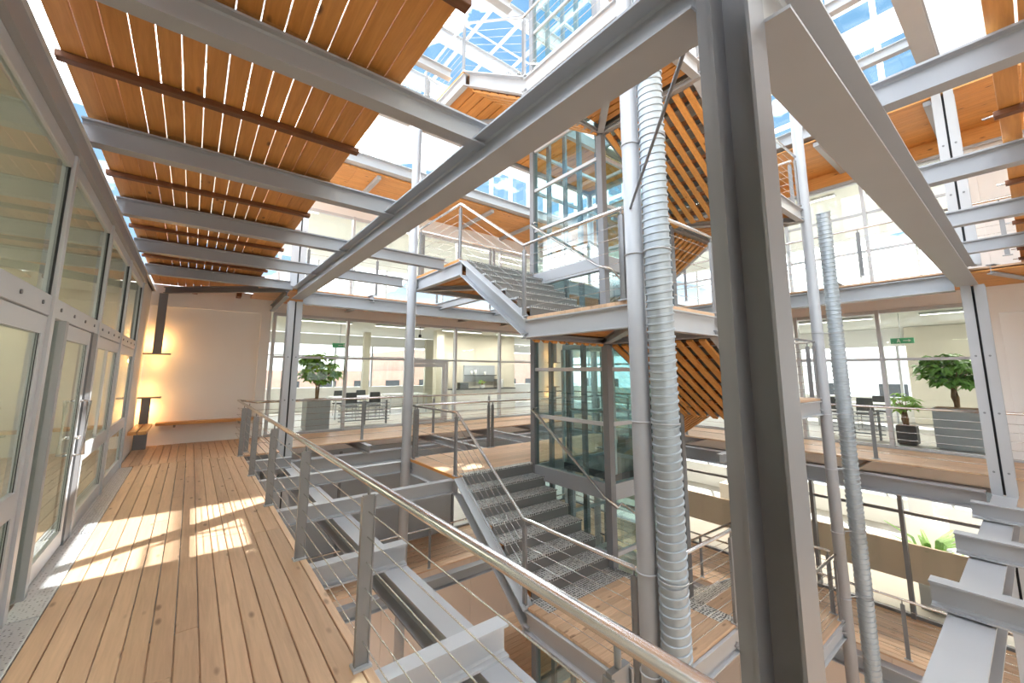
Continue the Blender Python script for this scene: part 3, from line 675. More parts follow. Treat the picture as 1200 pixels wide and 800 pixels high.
def railing(pts, posts, label, zr=.97, name='railing', cab=6, group=None, r=.021, dirs=None, base=True, pw=.05):
    """pts: polyline of the walking line (x,y,z) carrying the rail; posts: (x,y,z,axis)"""
    t = thing(name, pts[len(pts)//2], label, 'railing', group)
    obj('handrail', MB().tube([Vector(p)+Vector((0, 0, zr)) for p in pts], r, 10), 'stainless', t)
    for x, y, z, ax in posts:
        a, b = (pw/2, .009) if ax == 0 else (.009, pw/2)
        mb = MB().box(x-a, x+a, y-b, y+b, z+.01, z+zr-.07)
        if ax == 0: mb.box(x-a-.004, x-a+.004, y-.016, y+.016, z+.01, z+zr-.08).box(x+a-.004, x+a+.004, y-.016, y+.016, z+.01, z+zr-.08)
        else: mb.box(x-.016, x+.016, y-b-.004, y-b+.004, z+.01, z+zr-.08).box(x-.016, x+.016, y+b-.004, y+b+.004, z+.01, z+zr-.08)
        mb.tube([(x, y, z+zr-.09), (x, y, z+zr-.01)], .009, 6)
        p = obj('post', mb, 'post', t)
        if base: obj('base_plate', MB().box(x-a-.015, x+a+.015, y-b-.03, y+b+.03, z, z+.012), 'steel_light', p)
    for k in range(cab):
        h = .13+k*.135
        obj('cable', MB().tube([Vector(p)+Vector((0, 0, h)) for p in pts], .0035, 5, False), 'stainless', t)
    return t

names = {0: 'walkway level', 1: 'upper storey', 2: 'top storey', -1: 'lower storey', -2: 'ground storey'}
ZL = {2: 6.92, 1: 3.47, 0: 0.0, -1: -3.45}
for lv in (2, 1, 0, -1):
    z = ZL[lv]; nm = names[lv]
    # far bridge: left part and right part in one landing along the far side
    t = thing('stair_landing', (6, 6.6, z-.28), 'long far landing of the stair tower at '+nm, 'landing')
    zc = z-.045-.1175
    for a, b in (((TX0+.05, TY3, zc), (TX0+.05, TY2, zc)), ((TX3, TY3, zc), (TX0, TY3, zc)), ((TX3, TY2, zc), (TX3, TY3, zc)), ((TX1, TY2, zc), (TX2, TY2, zc))):
        obj('edge_beam', MB().ibeam(a, b, .10, .235, .014, .01), 'steel_light', t)
    n = 15; w = (TY3-TY2)/n
    for i in range(n):
        for a, b in ((TX0+.03, 6.0), (6.0, TX3-.03)): slab('plank', a, b-.003, TY2+i*w+.002, TY2+(i+1)*w-.002, z-.04, z, 'deck_x', t, .003)
    for i in range(24):
        w2 = (TX3-TX0-.22)/24; slab('soffit_slat', TX0+.11+i*w2+.012, TX0+.11+(i+1)*w2-.012, TY2+.08, TY3-.08, z-.20, z-.175, 'ceil_y', t, 0)
    obj('edge_trim', MB().box(TX0+.0, TX0+.03, TY2, TY3, z-.045, z), 'ceil_y', t)
    obj('corner_strut', MB().ibeam((TX1, TY2, z-.24), (TX0, TY3, z-.24), .10, .10), 'steel', t)
    zz = z-1.15
    if lv > -1:
        flight(1, TY2, TY1, TX0, TX1, z, 'left stair flight going down from the '+nm+' landing', TX0)
        landing(TX0, TX1, TY0, TY1, zz, 'near left stair landing just below the '+nm, 'WS', TX0, TY0, TX1, TY1)
        flight(0, TX1, TX2, TY0, TY1, zz, 'front stair flight below the '+nm+' with slatted wooden underside', TY0)
        landing(TX2, TX3, TY0, TY1, zz-1.15, 'near right stair landing below the '+nm, 'SE', TX3, TY0, TX2, TY1)
        flight(1, TY1, TY2, TX2, TX3, zz-1.15, 'right stair flight below the '+nm+' going down to the far side', TX3)
        H = .0
        railing([(TX0+.02, TY3-.1, z), (TX0+.02, TY2+.02, z), (TX0+.02, TY1+.02, zz), (TX0+.02, TY0+.14, zz)],
                [(TX0+.02, TY3-.17, z, 1), (TX0+.02, TY2+.03, z, 1), (TX0+.02, TY1+.01, zz, 1), (TX0+.02, TY0+.16, zz, 1)], 'stair railing on the left side below the '+nm+' landing')
        railing([(TX0+.14, TY0+.03, zz), (TX1, TY0+.03, zz), (TX2, TY0+.03, zz-1.15), (TX3-.12, TY0+.03, zz-1.15)],
                [(TX0+.16, TY0+.03, zz, 0), (TX1, TY0+.03, zz, 0), (TX2, TY0+.03, zz-1.15, 0), (TX3-.16, TY0+.03, zz-1.15, 0)], 'stair railing on the near side below the '+nm+' landing')
        railing([(TX3-.02, TY0+.12, zz-1.15), (TX3-.02, TY1, zz-1.15), (TX3-.02, TY2, z-3.45), (TX3-.02, TY3-.1, z-3.45)],
                [(TX3-.02, TY0+.16, zz-1.15, 1), (TX3-.02, TY1, zz-1.15, 1), (TX3-.02, TY2, z-3.45, 1), (TX3-.02, TY3-.15, z-3.45, 1)], 'stair railing on the right side below the '+nm+' landing')
        obj('wall_handrail', MB().tube([(TX1-.08, TY2-.1, z+.97), (TX1-.08, TY2-.02, z+.93), (TX1-.08, TY1+.05, zz+.95), (TX1-.08, TY1-.18, zz+.86), (TX1+.12, TY1-.10, zz+.86), (TX2-.1, TY1-.10, zz-1.15+.9)], .016, 8)
            .tube([(TX1-.08, TY2-.1, z+.97), (TX1+.0, TY2-.1, z+.97)], .010, 6), 'stainless', None, 'thin inner handrail on the lift side of the stairs below '+nm, 'handrail')
    if lv >= 0:
        railing([(TX0+.1, TY3-.03, z), (TX3-.1, TY3-.03, z)], [(TX0+.14, TY3-.03, z, 0), (5.15, TY3-.03, z, 0), (5.25, TY3-.03, z, 0), (7.0, TY3-.03, z, 0)], 'far railing of the stair landing at '+nm)
# round columns with duct clamps
def rcol(x, y, z0, z1, label, r=.086):
    t = thing('round_column', (x, y, z0), label, 'column'); obj('shaft', MB().tube([(x, y, z0), (x, y, z1)], r, 24), 'steel', t); return t
c1 = rcol(TX0-.06, TY3-.02, -7, 7.3, 'round grey column at the far left corner of the stair tower')
c2 = rcol(TX0-.0, TY0+.0, -7, 7.3, 'round grey column at the near corner of the stair tower beside the big duct')
c3 = rcol(TX3+.02, TY0-.0, -7, 7.3, 'round grey column at the right corner of the stair tower beside the thin duct')
c4 = rcol(TX3+.0, TY3, -7, 7.3, 'round grey column at the far right corner of the stair tower')
# spiral ducts
def duct(x, y, z0, z1, r, pitch, label, cx, cy, cr, clamps):
    t = thing('spiral_duct', (x, y, z0), label, 'duct'); n = 28
    mb = MB(); k = int((z1-z0)/pitch); zs = []
    for i in range(k):
        z = z0+i*pitch; zs += [(z, r), (z+pitch*.66, r), (z+pitch*.72, r+.011), (z+pitch*.93, r+.011)]
    zs.append((z0+k*pitch, r)); vs = []; fs = []
    for i in range(len(zs)-1):
        K = len(vs)
        for z, rr in (zs[i], zs[i+1]): vs += [(x+rr*math.cos(2*math.pi*j/n), y+rr*math.sin(2*math.pi*j/n), z+.35*pitch*math.cos(2*math.pi*j/n)) for j in range(n)]
        fs += [(K+j, K+(j+1) % n, K+n+(j+1) % n, K+n+j) for j in range(n)]
    mb.add(vs, fs, True); o = obj('duct_pipe', mb, 'galv', t)
    for z in clamps:
        d = Vector((cx-x, cy-y, 0)).normalized()
        c = MB().ring((x, y, z), r+.008, .007).ring((cx, cy, z), cr+.012, .007)
        p0 = Vector((x, y, z))+d*(r+.005); p1 = Vector((cx, cy, z))-d*(cr+.003)
        if (p1-p0).length > .01: c.obar(p0, p1, .02, .012)
        obj('clamp', c, 'steel_light', t)
    return t
duct(3.405, 2.115, -7, 7.5, .115, .072, 'big ribbed silver spiral duct at the near stair corner', TX0, TY0, .08, [5.8, 4.6, 3.9, 2.75, 1.15, -.15, -.95])
duct(8.98, 2.14, -7, 4.62, .105, .078, 'slimmer ribbed silver duct open at its top beside the right round column', TX3+.02, TY0, .08, [2.3, .9, .0, -1.0, -2.0])
obj('tie_rod', MB().tube([(TX0-.03, TY0+.02, 3.20), (UX+.16, VY+.26, 3.395)], .013, 8).tube([(TX0-.05, TY0+.0, 3.11), (TX0-.03, TY0+.02, 3.22)], .02, 8), 'steel_dark', None, 'thin dark diagonal tie rod from the near round column up to the foreground column', 'rod')

# ------------------------------------------------------------------ glass lift shaft
EX0, EX1, EY0, EY1 = 4.99, 6.96, 4.04, 5.72
sh = thing('lift_shaft', ((EX0+EX1)/2, (EY0+EY1)/2, -7), 'tall glass lift shaft in dark frames inside the stair', 'lift shaft')
pw = .055
for x in (EX0, EX1):
    for y in (EY0, EY1): obj('corner_post', MB().box(x-pw, x+pw, y-pw, y+pw, -7, 10), 'steel_dark', sh)
rails = []
for base in (-6.92, -3.47, 0, 3.45, 6.9):
    rails += [(base-.25, base-.02, 1), (base+.80, base+.86, 0), (base+1.62, base+1.68, 0), (base+2.44, base+2.50, 0)]
for za, zb, big in rails:
    q = .05 if big else .03; mm = 'steel' if big else 'alu'
    slab('cross_rail', EX0-q, EX0+q, EY0+pw, EY1-pw, za, zb, mm, sh); slab('cross_rail', EX1-q, EX1+q, EY0+pw, EY1-pw, za, zb, mm, sh)
    slab('cross_rail', EX0+pw, EX1-pw, EY0-q, EY0+q, za, zb, mm, sh); slab('cross_rail', EX0+pw, EX1-pw, EY1-q, EY1+q, za, zb, mm, sh)
for i in range(len(rails)-1):
    za, zb = rails[i][1], rails[i+1][0]
    slab('pane', EX0-.006, EX0+.006, EY0+pw, EY1-pw, za, zb, 'glass_lift', sh, 0); slab('pane', EX0+pw, EX1-pw, EY0-.006, EY0+.006, za, zb, 'glass_lift', sh, 0)
    slab('pane', EX1-.006, EX1+.006, EY0+pw, EY1-pw, za, zb, 'glass_lift', sh, 0)
for (x, y) in ((5.25, 4.75), (6.7, 4.75), (5.2, 5.5), (5.75, 5.6)):
    slab('guide_rail', x-.03, x+.03, y-.04, y+.04, -6.9, 9.8, 'steel_dark', sh)
slab('guide_rail', 5.36, 5.40, 4.3, 4.34, -6.9, 9.8, 'steel_light', sh)
obj('cable', MB().tube([(5.9, 4.9, 2.2), (5.9, 4.9, 9.8)], .008, 6).tube([(5.95, 4.9, 2.2), (5.95, 4.9, 9.8)], .008, 6).tube([(5.6, 5.5, -3), (5.6, 5.5, 9.8)], .008, 6), 'dark', sh)
car = thing('lift_car', (6, 4.9, .02), 'glass walled lift car standing behind the shaft glass at walkway level', 'lift car')
a, b, c_, d_ = 5.45, 6.6, 4.3, 5.45
slab('car_floor', a, b, c_, d_, -.12, .0, 'dark', car); slab('car_roof', a, b, c_, d_, 2.02, 2.1, 'steel_light', car)
for x in (a, b):
    for y in (c_, d_): slab('car_post', x-.02, x+.02, y-.02, y+.02, 0, 2.02, 'alu', car)
slab('pane', a-.005, a+.005, c_+.02, d_-.02, 0, 2.02, 'glass_lift', car, 0); slab('pane', a+.02, b-.02, c_-.005, c_+.005, 0, 2.02, 'glass_lift', car, 0)
slab('sling_beam', 5.3, 6.65, 4.7, 4.82, 2.12, 2.30, 'dark', car); slab('pulley_box', 5.75, 6.05, 4.6, 4.95, 2.3, 2.42, 'dark', car)
slab('car_handrail', a+.05, a+.08, c_+.1, d_-.1, .92, .96, 'stainless', car)

# ------------------------------------------------------------------ railings of the walkway and decks
px = .872
RY = [-.9, .7, 2.46, 4.10, 5.90, 7.70, 9.57]
w = railing([(px, -1.2, 0), (px, 10.98, 0)], [(px, y, 0, 0) for y in RY]+[(px+.12, 9.95, 0, 0)], 'stainless cable railing along the right edge of the walkway', .968, r=.024, pw=.07)
railing([(px, 10.98, 0), (1.4, 10.9, 0), (3.3, 10.05, 0), (8.8, 10.08, 0), (9.9, 10.08, 0)], [(3.33, 10.05, 0, 0), (5.15, 10.07, 0, 0), (7.0, 10.07, 0, 0), (8.8, 10.07, 0, 0)], 'cable railing along the far deck') if False else \
railing([(px, 10.98, 0), (px+.25, 10.14, 0), (10.1, 10.08, 0)], [(3.33, 10.08, 0, 0), (5.2, 10.08, 0, 0), (7.0, 10.08, 0, 0), (8.8, 10.08, 0, 0)], 'cable railing along the front edge of the far deck')
railing([(10.3, 10.0, 0), (10.3, -2.2, 0)], [(10.3, y, 0, 1) for y in (.1, 2.05, 3.95, 5.8, 7.6, 9.4)], 'cable railing along the front edge of the right deck')
for z, nm in ((L1, 'upper'), (LB, 'lower')):
    railing([(1.7, 10.08, z), (10.1, 10.08, z)], [(x, 10.08, z, 0) for x in (1.9, 3.5, 5.2, 7.0, 8.8)], 'cable railing along the '+nm+' far deck')
    railing([(10.3, 10.0, z), (10.3, -2.2, z)], [(10.3, y, z, 1) for y in (.1, 1.93, 3.75, 5.6, 7.4, 9.2)], 'cable railing along the '+nm+' right deck')

# ------------------------------------------------------------------ benches and corner lights
def bench(name, x0, x1, y0, y1, z, label, axis, legs):
    t = thing(name, ((x0+x1)/2, (y0+y1)/2, z-.1), label, 'bench')
    n = 2
    for i in range(n):
        if axis == 0: w = (y1-y0)/n; slab('slat', x0, x1, y0+i*w+.006, y0+(i+1)*w-.006, z-.06, z, 'bench_x', t, .006)
        else: w = (x1-x0)/n; slab('slat', x0+i*w+.006, x0+(i+1)*w-.006, y0, y1, z-.06, z, 'bench_y', t, .006)
    for l in legs: slab('bracket', *l, 'steel_dark', t)
    return t
bench('wall_bench', -.52, 1.34, 11.74, YF-.04, .50, 'long wooden bench fixed along the white end wall', 0, [(x-.02, x+.02, 11.84, YF-.03, .38, .435) for x in (-.2, 1.0)])
bench('side_bench', XG+.0, -.56, 10.3, 11.75, .50, 'short wooden bench in the left corner beside the glazed wall', 1, [(XG+.0, -.62, 11.55, 11.70, -.0, .435)])
def corner_light(x, y, zt, label, postup, axis):
    t = thing('wall_light', (x, y, zt), label, 'lamp')
    slab('plate', x-.25, x+.22, y-.20, y+.12, zt-.015, zt+.015, 'steel_dark', t)
    z0, z1 = (zt+.015, 3.32) if postup else (0., zt-.015)
    slab('post', x-.09, x+.06, y-.16, y-.10, z0, z1, 'steel_dark', t)
    zl = zt+.12 if postup else zt-.12
    slab('light_tube', x-.07, x+.05, y-.06, y-.03, zl-.05, zl+.35 if postup else zl+.05, 'lamp', t) if postup else slab('light_tube', x-.07, x+.05, y-.06, y-.03, zl-.35, zl+.05, 'lamp', t)
    lt = bpy.data.objects.new('lamp_glow', bpy.data.lights.new('lamp_glow', 'POINT')); lt.data.energy = 1.5; lt.data.color = (1, .52, .16); lt.data.shadow_soft_size = .05
    link(lt, t, Vector((x-.02, y+.0, zl+(.1 if postup else -.1))))
    lt = bpy.data.objects.new('lamp_glow', bpy.data.lights.new('lamp_glow', 'POINT')); lt.data.energy = 1.3; lt.data.color = (1, .52, .16); lt.data.shadow_soft_size = .05
    link(lt, t, Vector((x+.0, y-.05, zt-.16 if postup else zt+.16)))
    return t
corner_light(-.62, YF-.13, 1.98, 'upper dark steel corner lamp with plate and warm glow on the end wall', True, 0)
corner_light(-.70, YF-.13, 1.04, 'lower dark steel corner lamp with plate and warm glow beside the bench', False, 0)
corner_light(11.35, YF-.16, 1.98, 'upper warm corner lamp seen through the lift glass', True, 0)
corner_light(11.30, YF-.16, 1.04, 'lower warm corner lamp seen through the lift glass', False, 0)
struct('wall_corner', MB().box(10.6, 12.0, YF-.10, YF-.06, 0, 3.4), 'white', None, 'white wall piece in the far right corner behind the lift', 'wall')

# ------------------------------------------------------------------ plants
def leaf_cloud(c, rx, rz, n, size, flat=.5, seed=1, lowcut=-.6):
    rnd = random.Random(seed); mb = MB()
    cl = []
    for _ in range(int(n/9)):
        while True:
            p = Vector((rnd.uniform(-1, 1), rnd.uniform(-1, 1), rnd.uniform(-1, 1)))
            if .45 < p.length < 1 and p.z > lowcut: break
        cl.append(Vector((c[0]+p.x*rx, c[1]+p.y*rx, c[2]+p.z*rz)))
    for q in cl:
        for k in range(9):
            a = 2*math.pi*k/9+rnd.random(); l = size*rnd.uniform(.7, 1.2); w = l*.30
            d = Vector((math.cos(a), math.sin(a), rnd.uniform(-.65, .1))).normalized(); s = d.cross(Vector((0, 0, 1))).normalized()*w
            n_ = Vector((0, 0, .18*l)); b = q+d*.02
            mb.add([b, b+d*l*.45+s+n_*.3, b+d*l-n_, b+d*l*.45-s+n_*.3, b+d*l*.5+n_*.9], [(0, 1, 4), (1, 2, 4), (2, 3, 4), (3, 0, 4)])
    return mb
def potted(name, x, y, z, pot, ph, trunkh, crown, label, potm='planter', seed=1, lm='leaf', n=900, sz=.13):
    t = thing(name, (x, y, z), label, 'plant')
    a, b = pot
    obj('planter', MB().box(x-a, x+a, y-b, y+b, z+.03, z+ph-.0).box(x-a+.03, x+a-.03, y-b+.03, y+b-.03, z, z+.03), potm, t)
    obj('soil', MB().box(x-a+.03, x+a-.03, y-b+.03, y+b-.03, z+ph-.02, z+ph+.01), 'bark', t)
    rnd = random.Random(seed); tm = MB()
    top = z+ph+trunkh
    for k in range(4):
        dx, dy = rnd.uniform(-.06, .06), rnd.uniform(-.06, .06)
        tm.tube([(x+dx*.4, y+dy*.4, z+ph-.02), (x+dx*.7, y+dy, z+ph+trunkh*.5), (x+dx, y+dy*.6, top)], [.032, .028, .02], 7)
        for j in range(2):
            ang = rnd.uniform(0, 6.28); R = crown[0]*.7
            tm.tube([(x+dx, y+dy*.6, top-.05), (x+R*.5*math.cos(ang), y+R*.5*math.sin(ang), top+crown[1]*.4), (x+R*math.cos(ang), y+R*math.sin(ang), top+crown[1]*.9)], [.018, .013, .006], 5)
    obj('trunk', tm, 'bark', t)
    f = obj('foliage', leaf_cloud((x, y, top+crown[1]*.75), crown[0], crown[1], n*.6, sz*1.15, seed=seed), lm, t, kind='stuff')
    return t
potted('potted_tree', 2.85, 12.62, .0, (.30, .30), .84, .42, (.62, .52), 'bushy umbrella tree in a tall grey planter behind the far glass', seed=3, n=1300, sz=.17, lm='leaf_light')
potted('potted_tree', 13.0, 1.15, .0, (.30, .36), .86, .45, (.60, .42), 'wide umbrella tree in a big grey square planter behind the right glass', seed=5, n=1300, sz=.18)
potted('potted_tree', 13.0, 1.98, .0, (.17, .17), .42, .30, (.26, .26), 'small bushy plant in a dark planter left of the big grey one', 'planter_dark', seed=8, n=260, sz=.13, lm='leaf_light')
def palm(x, y, z, h, label, seed):
    t = thing('palm_plant', (x, y, z), label, 'plant'); rnd = random.Random(seed)
    obj('planter', MB().box(x-.22, x+.22, y-.22, y+.22, z, z+.5), 'planter', t)
    mb = MB()
    for k in range(26):
        a = rnd.uniform(0, 6.28); L = h*rnd.uniform(.5, .9); p = [Vector((x, y, z+.5)), Vector((x+math.cos(a)*L*.2, y+math.sin(a)*L*.2, z+.5+L*.6)), Vector((x+math.cos(a)*L*.55, y+math.sin(a)*L*.55, z+.5+L*.75))]
        s = Vector((-math.sin(a), math.cos(a), 0))*.06
        mb.add([p[0], p[1]+s, p[2]+s*.4, p[2]-s*.4, p[1]-s, p[1]+Vector((0, 0, .03))], [(0, 1, 5), (1, 2, 5), (2, 3, 5), (3, 4, 5), (4, 0, 5)])
    obj('frond', mb, 'leaf', t, kind='stuff'); return t
palm(12.9, 1.85, LB, 1.6, 'dark leaved plant on the lower level behind the right deck glass', 4)
palm(15.0, 2.2, -2.0, 1.6, 'tall fronded plant behind the lower right glazing band', 6)
palm(14.5, 6.5, -2.0, 1.4, 'green plant behind the lower glazing near the stair', 9)
for x, y, z in ((15.0, 2.2, -2.0), (14.5, 6.5, -2.0)):
    obj('plinth', MB().box(x-.4, x+.4, y-.4, y+.4, LB, z), 'white_clean', None, 'white plinth under the plant at the lower right' if y < 4 else 'white plinth under the plant at the lower centre', 'plinth')

# ------------------------------------------------------------------ room contents
def chair(x, y, z, a, label, group, m='dark'):
    t = thing('office_chair', (x, y, z), label, 'chair', group)
    R = Matrix.Rotation(a, 3, 'Z')
    def P(*p): return Vector((x, y, z))+R @ Vector(p)
    mb = MB(); mb.prism([(-.22, -.22), (.22, -.22), (.22, .22), (-.22, .22)], P(0, 0, .44), P(0, 0, .48), R @ Vector((1, 0, 0)), R @ Vector((0, 1, 0))); obj('seat', mb, m, t)
    mb = MB(); mb.prism([(-.2, 0), (.2, 0), (.17, .36), (-.17, .36)], P(0, .2, .55), P(0, .23, .55), R @ Vector((1, 0, 0)), Vector((0, 0, 1))); obj('backrest', mb, m, t)
    for sx, sy in ((-1, -1), (1, -1), (-1, 1), (1, 1)): obj('leg', MB().tube([P(sx*.19, sy*.19, 0), P(sx*.19, sy*.2, .44 if sy < 0 else .6)], .012, 6), 'stainless', t)
def table(x, y, z, lx, ly, label, m='white_clean', h=.74, group=None):
    t = thing('table', (x, y, z), label, 'table', group)
    slab('table_top', x-lx, x+lx, y-ly, y+ly, z+h-.03, z+h, m, t)
    for sx in (-1, 1):
        for sy in (-1, 1): slab('leg', x+sx*(lx-.05)-.02, x+sx*(lx-.05)+.02, y+sy*(ly-.05)-.02, y+sy*(ly-.05)+.02, z, z+h-.03, 'alu', t, 0)
table(4.8, 15.2, 0, .9, .45, 'white table left behind the far glass'); table(6.9, 15.9, 0, .8, .45, 'white table right behind the far glass near the door')
for i, (x, y) in enumerate(((4.3, 14.5), (5.1, 14.5), (4.4, 15.9), (5.2, 15.9))): chair(x, y, 0, math.pi if y < 15 else 0, ('front left', 'front right', 'back left', 'back right')[i]+' dark chair at the left white table behind the far glass', 'dark chairs in the far room')
for i, (x, y) in enumerate(((15.2, 3.1), (15.2, 3.9), (16.6, 3.1))): chair(x, y, 0, math.pi/2 if x < 16 else -math.pi/2, ('near', 'middle', 'farthest')[i]+' dark chair at the table behind the right glass', 'dark chairs in the right room')
table(15.9, 3.5, 0, .45, .9, 'white table behind the right glass')
# slatted bench-like radiators behind the glass
def radiator(x0, x1, y0, y1, z, label):
    t = thing('radiator', ((x0+x1)/2, (y0+y1)/2, z), label, 'radiator')
    for k in range(6):
        if x1-x0 > y1-y0: slab('fin', x0, x1, y0, y1, z+.12+k*.1, z+.15+k*.1, 'steel', t, 0)
        else: slab('fin', x0, x1, y0, y1, z+.12+k*.1, z+.15+k*.1, 'steel', t, 0)
    for k in (0, 1, 2):
        if x1-x0 > y1-y0: x = x0+.1+k*(x1-x0-.2)/2; slab('upright', x-.02, x+.02, y0-.01, y1+.01, z, z+.72, 'steel_dark', t, 0)
        else: y = y0+.1+k*(y1-y0-.2)/2; slab('upright', x0-.01, x1+.01, y-.02, y+.02, z, z+.72, 'steel_dark', t, 0)
radiator(3.55, 5.1, 12.9, 12.96, 0, 'low slatted grey radiator behind the far glass'); radiator(13.2, 13.26, 2.4, 3.6, 0, 'low slatted grey radiator behind the right glass')
# glass door inside the far facade
dr = sgroup('door_1', (5.95, YF-.06, 0), 'silver framed glass door in the far glass wall', 'door')
obj('door_frame', MB().box(5.25, 5.33, YF-.14, YF-.08, .03, 1.95).box(6.55, 6.63, YF-.14, YF-.08, .03, 1.95).box(5.33, 6.55, YF-.14, YF-.08, 1.87, 1.95), 'alu', dr)
lf = obj('door_leaf', MB().box(5.35, 5.45, YF-.13, YF-.09, .04, 1.86).box(6.43, 6.53, YF-.13, YF-.09, .04, 1.86).box(5.45, 6.43, YF-.13, YF-.09, 1.76, 1.86).box(5.45, 6.43, YF-.13, YF-.09, .04, .16), 'alu', dr)
obj('pane', MB().box(5.45, 6.43, YF-.115, YF-.105, .16, 1.76), 'glass', lf)
# kitchen wall
struct('wall_kitchen', MB().box(8.0, 12.0, 15.2, 15.35, 0, 3.3), 'beige', None, 'beige partition with kitchen units in the far room', 'wall')
kt = thing('kitchen_counter', (9.8, 14.9, 0), 'white kitchen counter in the far room', 'counter')
slab('worktop', 8.3, 11.6, 14.6, 15.19, .88, .92, 'dark', kt); slab('cabinet', 8.3, 11.6, 14.65, 15.19, .0, .88, 'white_clean', kt)
ks = thing('wall_shelf', (10, 15.0, 1.35), 'grey shelf niche above the kitchen counter', 'shelf')
slab('shelf_back', 9.2, 10.8, 15.12, 15.19, 1.2, 1.9, 'planter', ks); slab('shelf_board', 9.2, 10.8, 14.95, 15.12, 1.45, 1.48, 'dark', ks)
for i, (x, h) in enumerate(((9.5, .16), (9.7, .22), (10.2, .14))):
    obj('jar', MB().tube([(x, 15.02, 1.48), (x, 15.02, 1.48+h)], .05, 10), 'white_clean', None, ('short white jar', 'tall white jar', 'small right-hand white jar')[i]+' on the kitchen shelf', 'jar')
obj('bread_box', MB().box(8.8, 9.2, 14.75, 15.0, .92, 1.16), 'dark', None, 'dark box on the kitchen counter', 'box')
obj('coffee_machine', MB().box(10.7, 11.0, 14.75, 15.05, .92, 1.30).box(10.75, 10.95, 14.68, 14.75, 1.15, 1.28), 'stainless', None, 'steel coffee machine on the kitchen counter', 'machine')
potted('potted_herb', 10.0, 14.9, .92, (.08, .08), .14, .05, (.13, .12), 'small green herb pot on the kitchen counter', 'white_clean', seed=12, n=90, sz=.08, lm='leaf_light')
struct('trim_2', MB().box(7.6, 7.9, 14.6, 14.9, 0, 3.25), 'beige', None, 'square pale pillar in the far room', 'pillar')
struct('trim_3', MB().box(5.6, 5.85, 17.2, 17.45, 0, 3.25), 'beige', None, 'slim pale pillar at the back of the far room', 'pillar')
struct('trim_4', MB().box(14.8, 15.15, 4.6, 4.95, 0, 3.1), 'white_clean', None, 'white pillar in the right-hand room', 'pillar')
# ceiling lights added to brighten the rooms
def clight(x, y, z, lx, ly, label, grp, e=18, col=(1, .95, .86)):  # added fixture with its own area light, lifts the room brightness
    t = thing('added_ceiling_light', (x, y, z), label, 'lamp', grp)
    slab('housing', x-lx, x+lx, y-ly, y+ly, z, z+.05, 'alu', t); slab('diffuser', x-lx+.02, x+lx-.02, y-ly+.02, y+ly-.02, z-.01, z, 'fill_panel', t, 0)
    l = bpy.data.objects.new('lamp_light', bpy.data.lights.new('lamp_light', 'AREA')); l.data.shape = 'RECTANGLE'; l.data.size = lx*2; l.data.size_y = ly*2; l.data.energy = e; l.data.color = col
    link(l, t, Vector((x, y, z-.03))); return t
for k, x in enumerate((3.2, 5.8, 8.4, 11)): clight(x, 14.0, 3.19, .9, .08, ORD[k]+' added long ceiling light from the left in the far room', 'added ceiling lights of the far room', 22)
for k, y in enumerate((.8, 3.5, 6.5, 9.5)): clight(14.4, y, 3.06, .08, .9, ORD[k]+' added long ceiling light from the near end in the right-hand room', 'added ceiling lights of the right room', 22)
for k, x in enumerate((2, 5.5, 9)): clight(x, 14.2, 6.84, .9, .08, ORD[k]+' added long ceiling light from the left in the upper far room', 'added ceiling lights of the upper far room', 40)
for k, y in enumerate((1, 4, 7)): clight(14.4, y, 6.74, .08, .9, ORD[k]+' added long ceiling light from the near end in the upper right room', 'added ceiling lights of the upper right room', 40)
for k, y in enumerate((1.5, 4.5, 8)): clight(14.2, y, -.46, .08, .9, ORD[k]+' added long ceiling light from the near end in the lower right room', 'added ceiling lights of the lower right room', 45, (1, .85, .7))
for k, x in enumerate((2.5, 6, 9.5)): clight(x, 14.2, -.46, .9, .08, ORD[k]+' added long ceiling light from the left in the lower far room', 'added ceiling lights of the lower far room', 20)
for k, y in enumerate((1.5, 4.5, 7.5, 10.5)): clight(-3.75, y, 3.19, .08, .8, ORD[k]+' added long ceiling light from the camera behind the left glazing', 'added ceiling lights of the left room', 16)
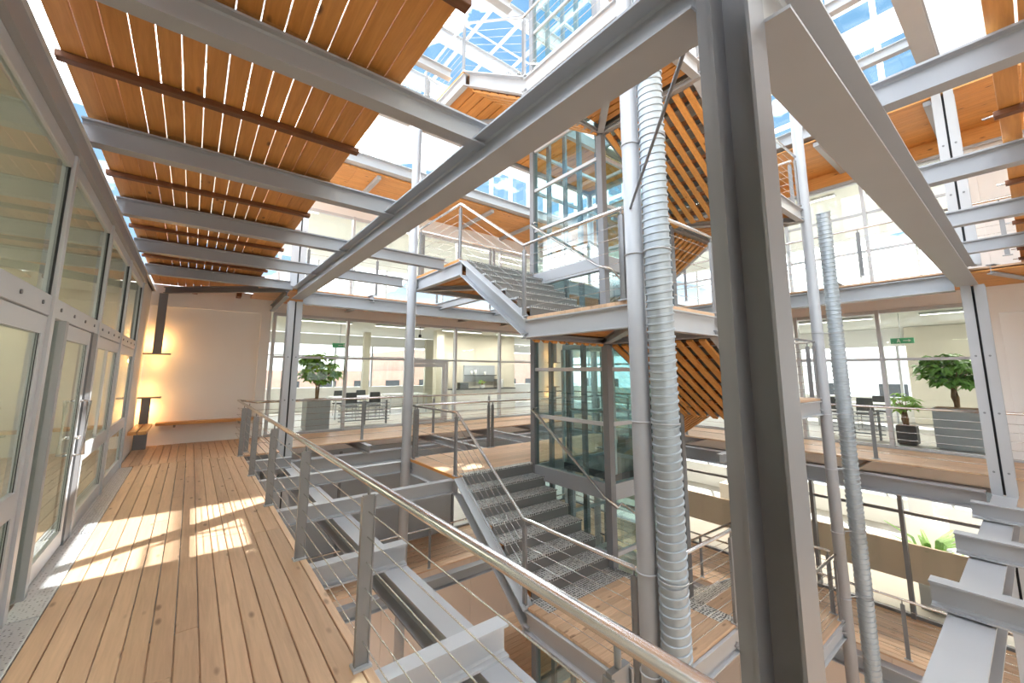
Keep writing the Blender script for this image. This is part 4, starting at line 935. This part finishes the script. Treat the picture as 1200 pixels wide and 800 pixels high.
# exit signs
def exit_sign(x, y, z, axis, label):
    t = thing('exit_sign', (x, y, z), label, 'sign')
    if axis == 1:
        slab('sign_plate', x, x+.03, y-.22, y+.22, z, z+.14, 'green_sign', t)
        mb = MB(); F = lambda a, b, c, d: mb.box(x-.004, x, a, b, c, d)
        F(y-.12, y-.02, z+.06, z+.08); mb.add([(x-.004, y-.12, z+.035), (x-.004, y-.12, z+.105), (x-.004, y-.17, z+.07)], [(0, 1, 2)])
        F(y+.05, y+.08, z+.09, z+.12); F(y+.04, y+.09, z+.05, z+.085); F(y+.03, y+.05, z+.02, z+.05); F(y+.08, y+.10, z+.03, z+.05)
        obj('pictogram', mb, 'white_clean', t)
    else:
        slab('sign_plate', x-.22, x+.22, y, y+.03, z, z+.14, 'green_sign', t)
        mb = MB(); mb.box(x-.05, x+.08, y-.004, y, z+.06, z+.08); mb.box(x+.1, x+.15, y-.004, y, z+.03, z+.11)
        obj('pictogram', mb, 'white_clean', t)
    obj('hanger', MB().tube([(x, y+.015, z+.14), (x, y+.015, 3.12 if axis else 3.25)], .008, 6), 'alu', t)
exit_sign(14.2, 2.05, 2.35, 1, 'green exit sign hanging behind the right glass')
exit_sign(3.6, 13.4, 2.35, 0, 'green exit sign hanging behind the far glass')
obj('pendant_spotlight', MB().tube([(6.2, 13.2, 3.25), (6.2, 13.2, 2.9)], .01, 6).tube([(6.2, 13.2, 2.9), (6.2, 13.2, 2.8)], .05, 10), 'black', None, 'small black pendant spotlight behind the far glass', 'lamp')
# houses beyond the windows
for i, (x, y, w, d, h) in enumerate(((7, 40, 8, 6, 9), (25, 42, 9, 6, 11), (42, 4, 6, 10, 10), (44, 26, 6, 8, 12))):
    t = thing('house', (x, y, -7.3), ('brick house beyond the far windows', 'taller brick house beyond the far windows', 'white house beyond the right windows', 'tall white house beyond the right windows')[i], 'building')
    obj('wall', MB().box(x-w, x+w, y-d, y+d, -7.3, -7.3+h), 'brick' if i < 2 else 'white_clean', t)
    for r in range(3):
        for k in range(6):
            z = -6+r*2.7
            if i < 2: slab('window_unit', x-w+1+k*2.6, x-w+2.2+k*2.6, y-d-.05, y-d, z, z+1.5, 'dark', t, 0)
            elif k < 5: slab('window_unit', x-w-.05, x-w, y-d+1+k*3.4, y-d+2.4+k*3.4, z, z+1.5, 'dark', t, 0)
print('objects', len(bpy.data.objects))
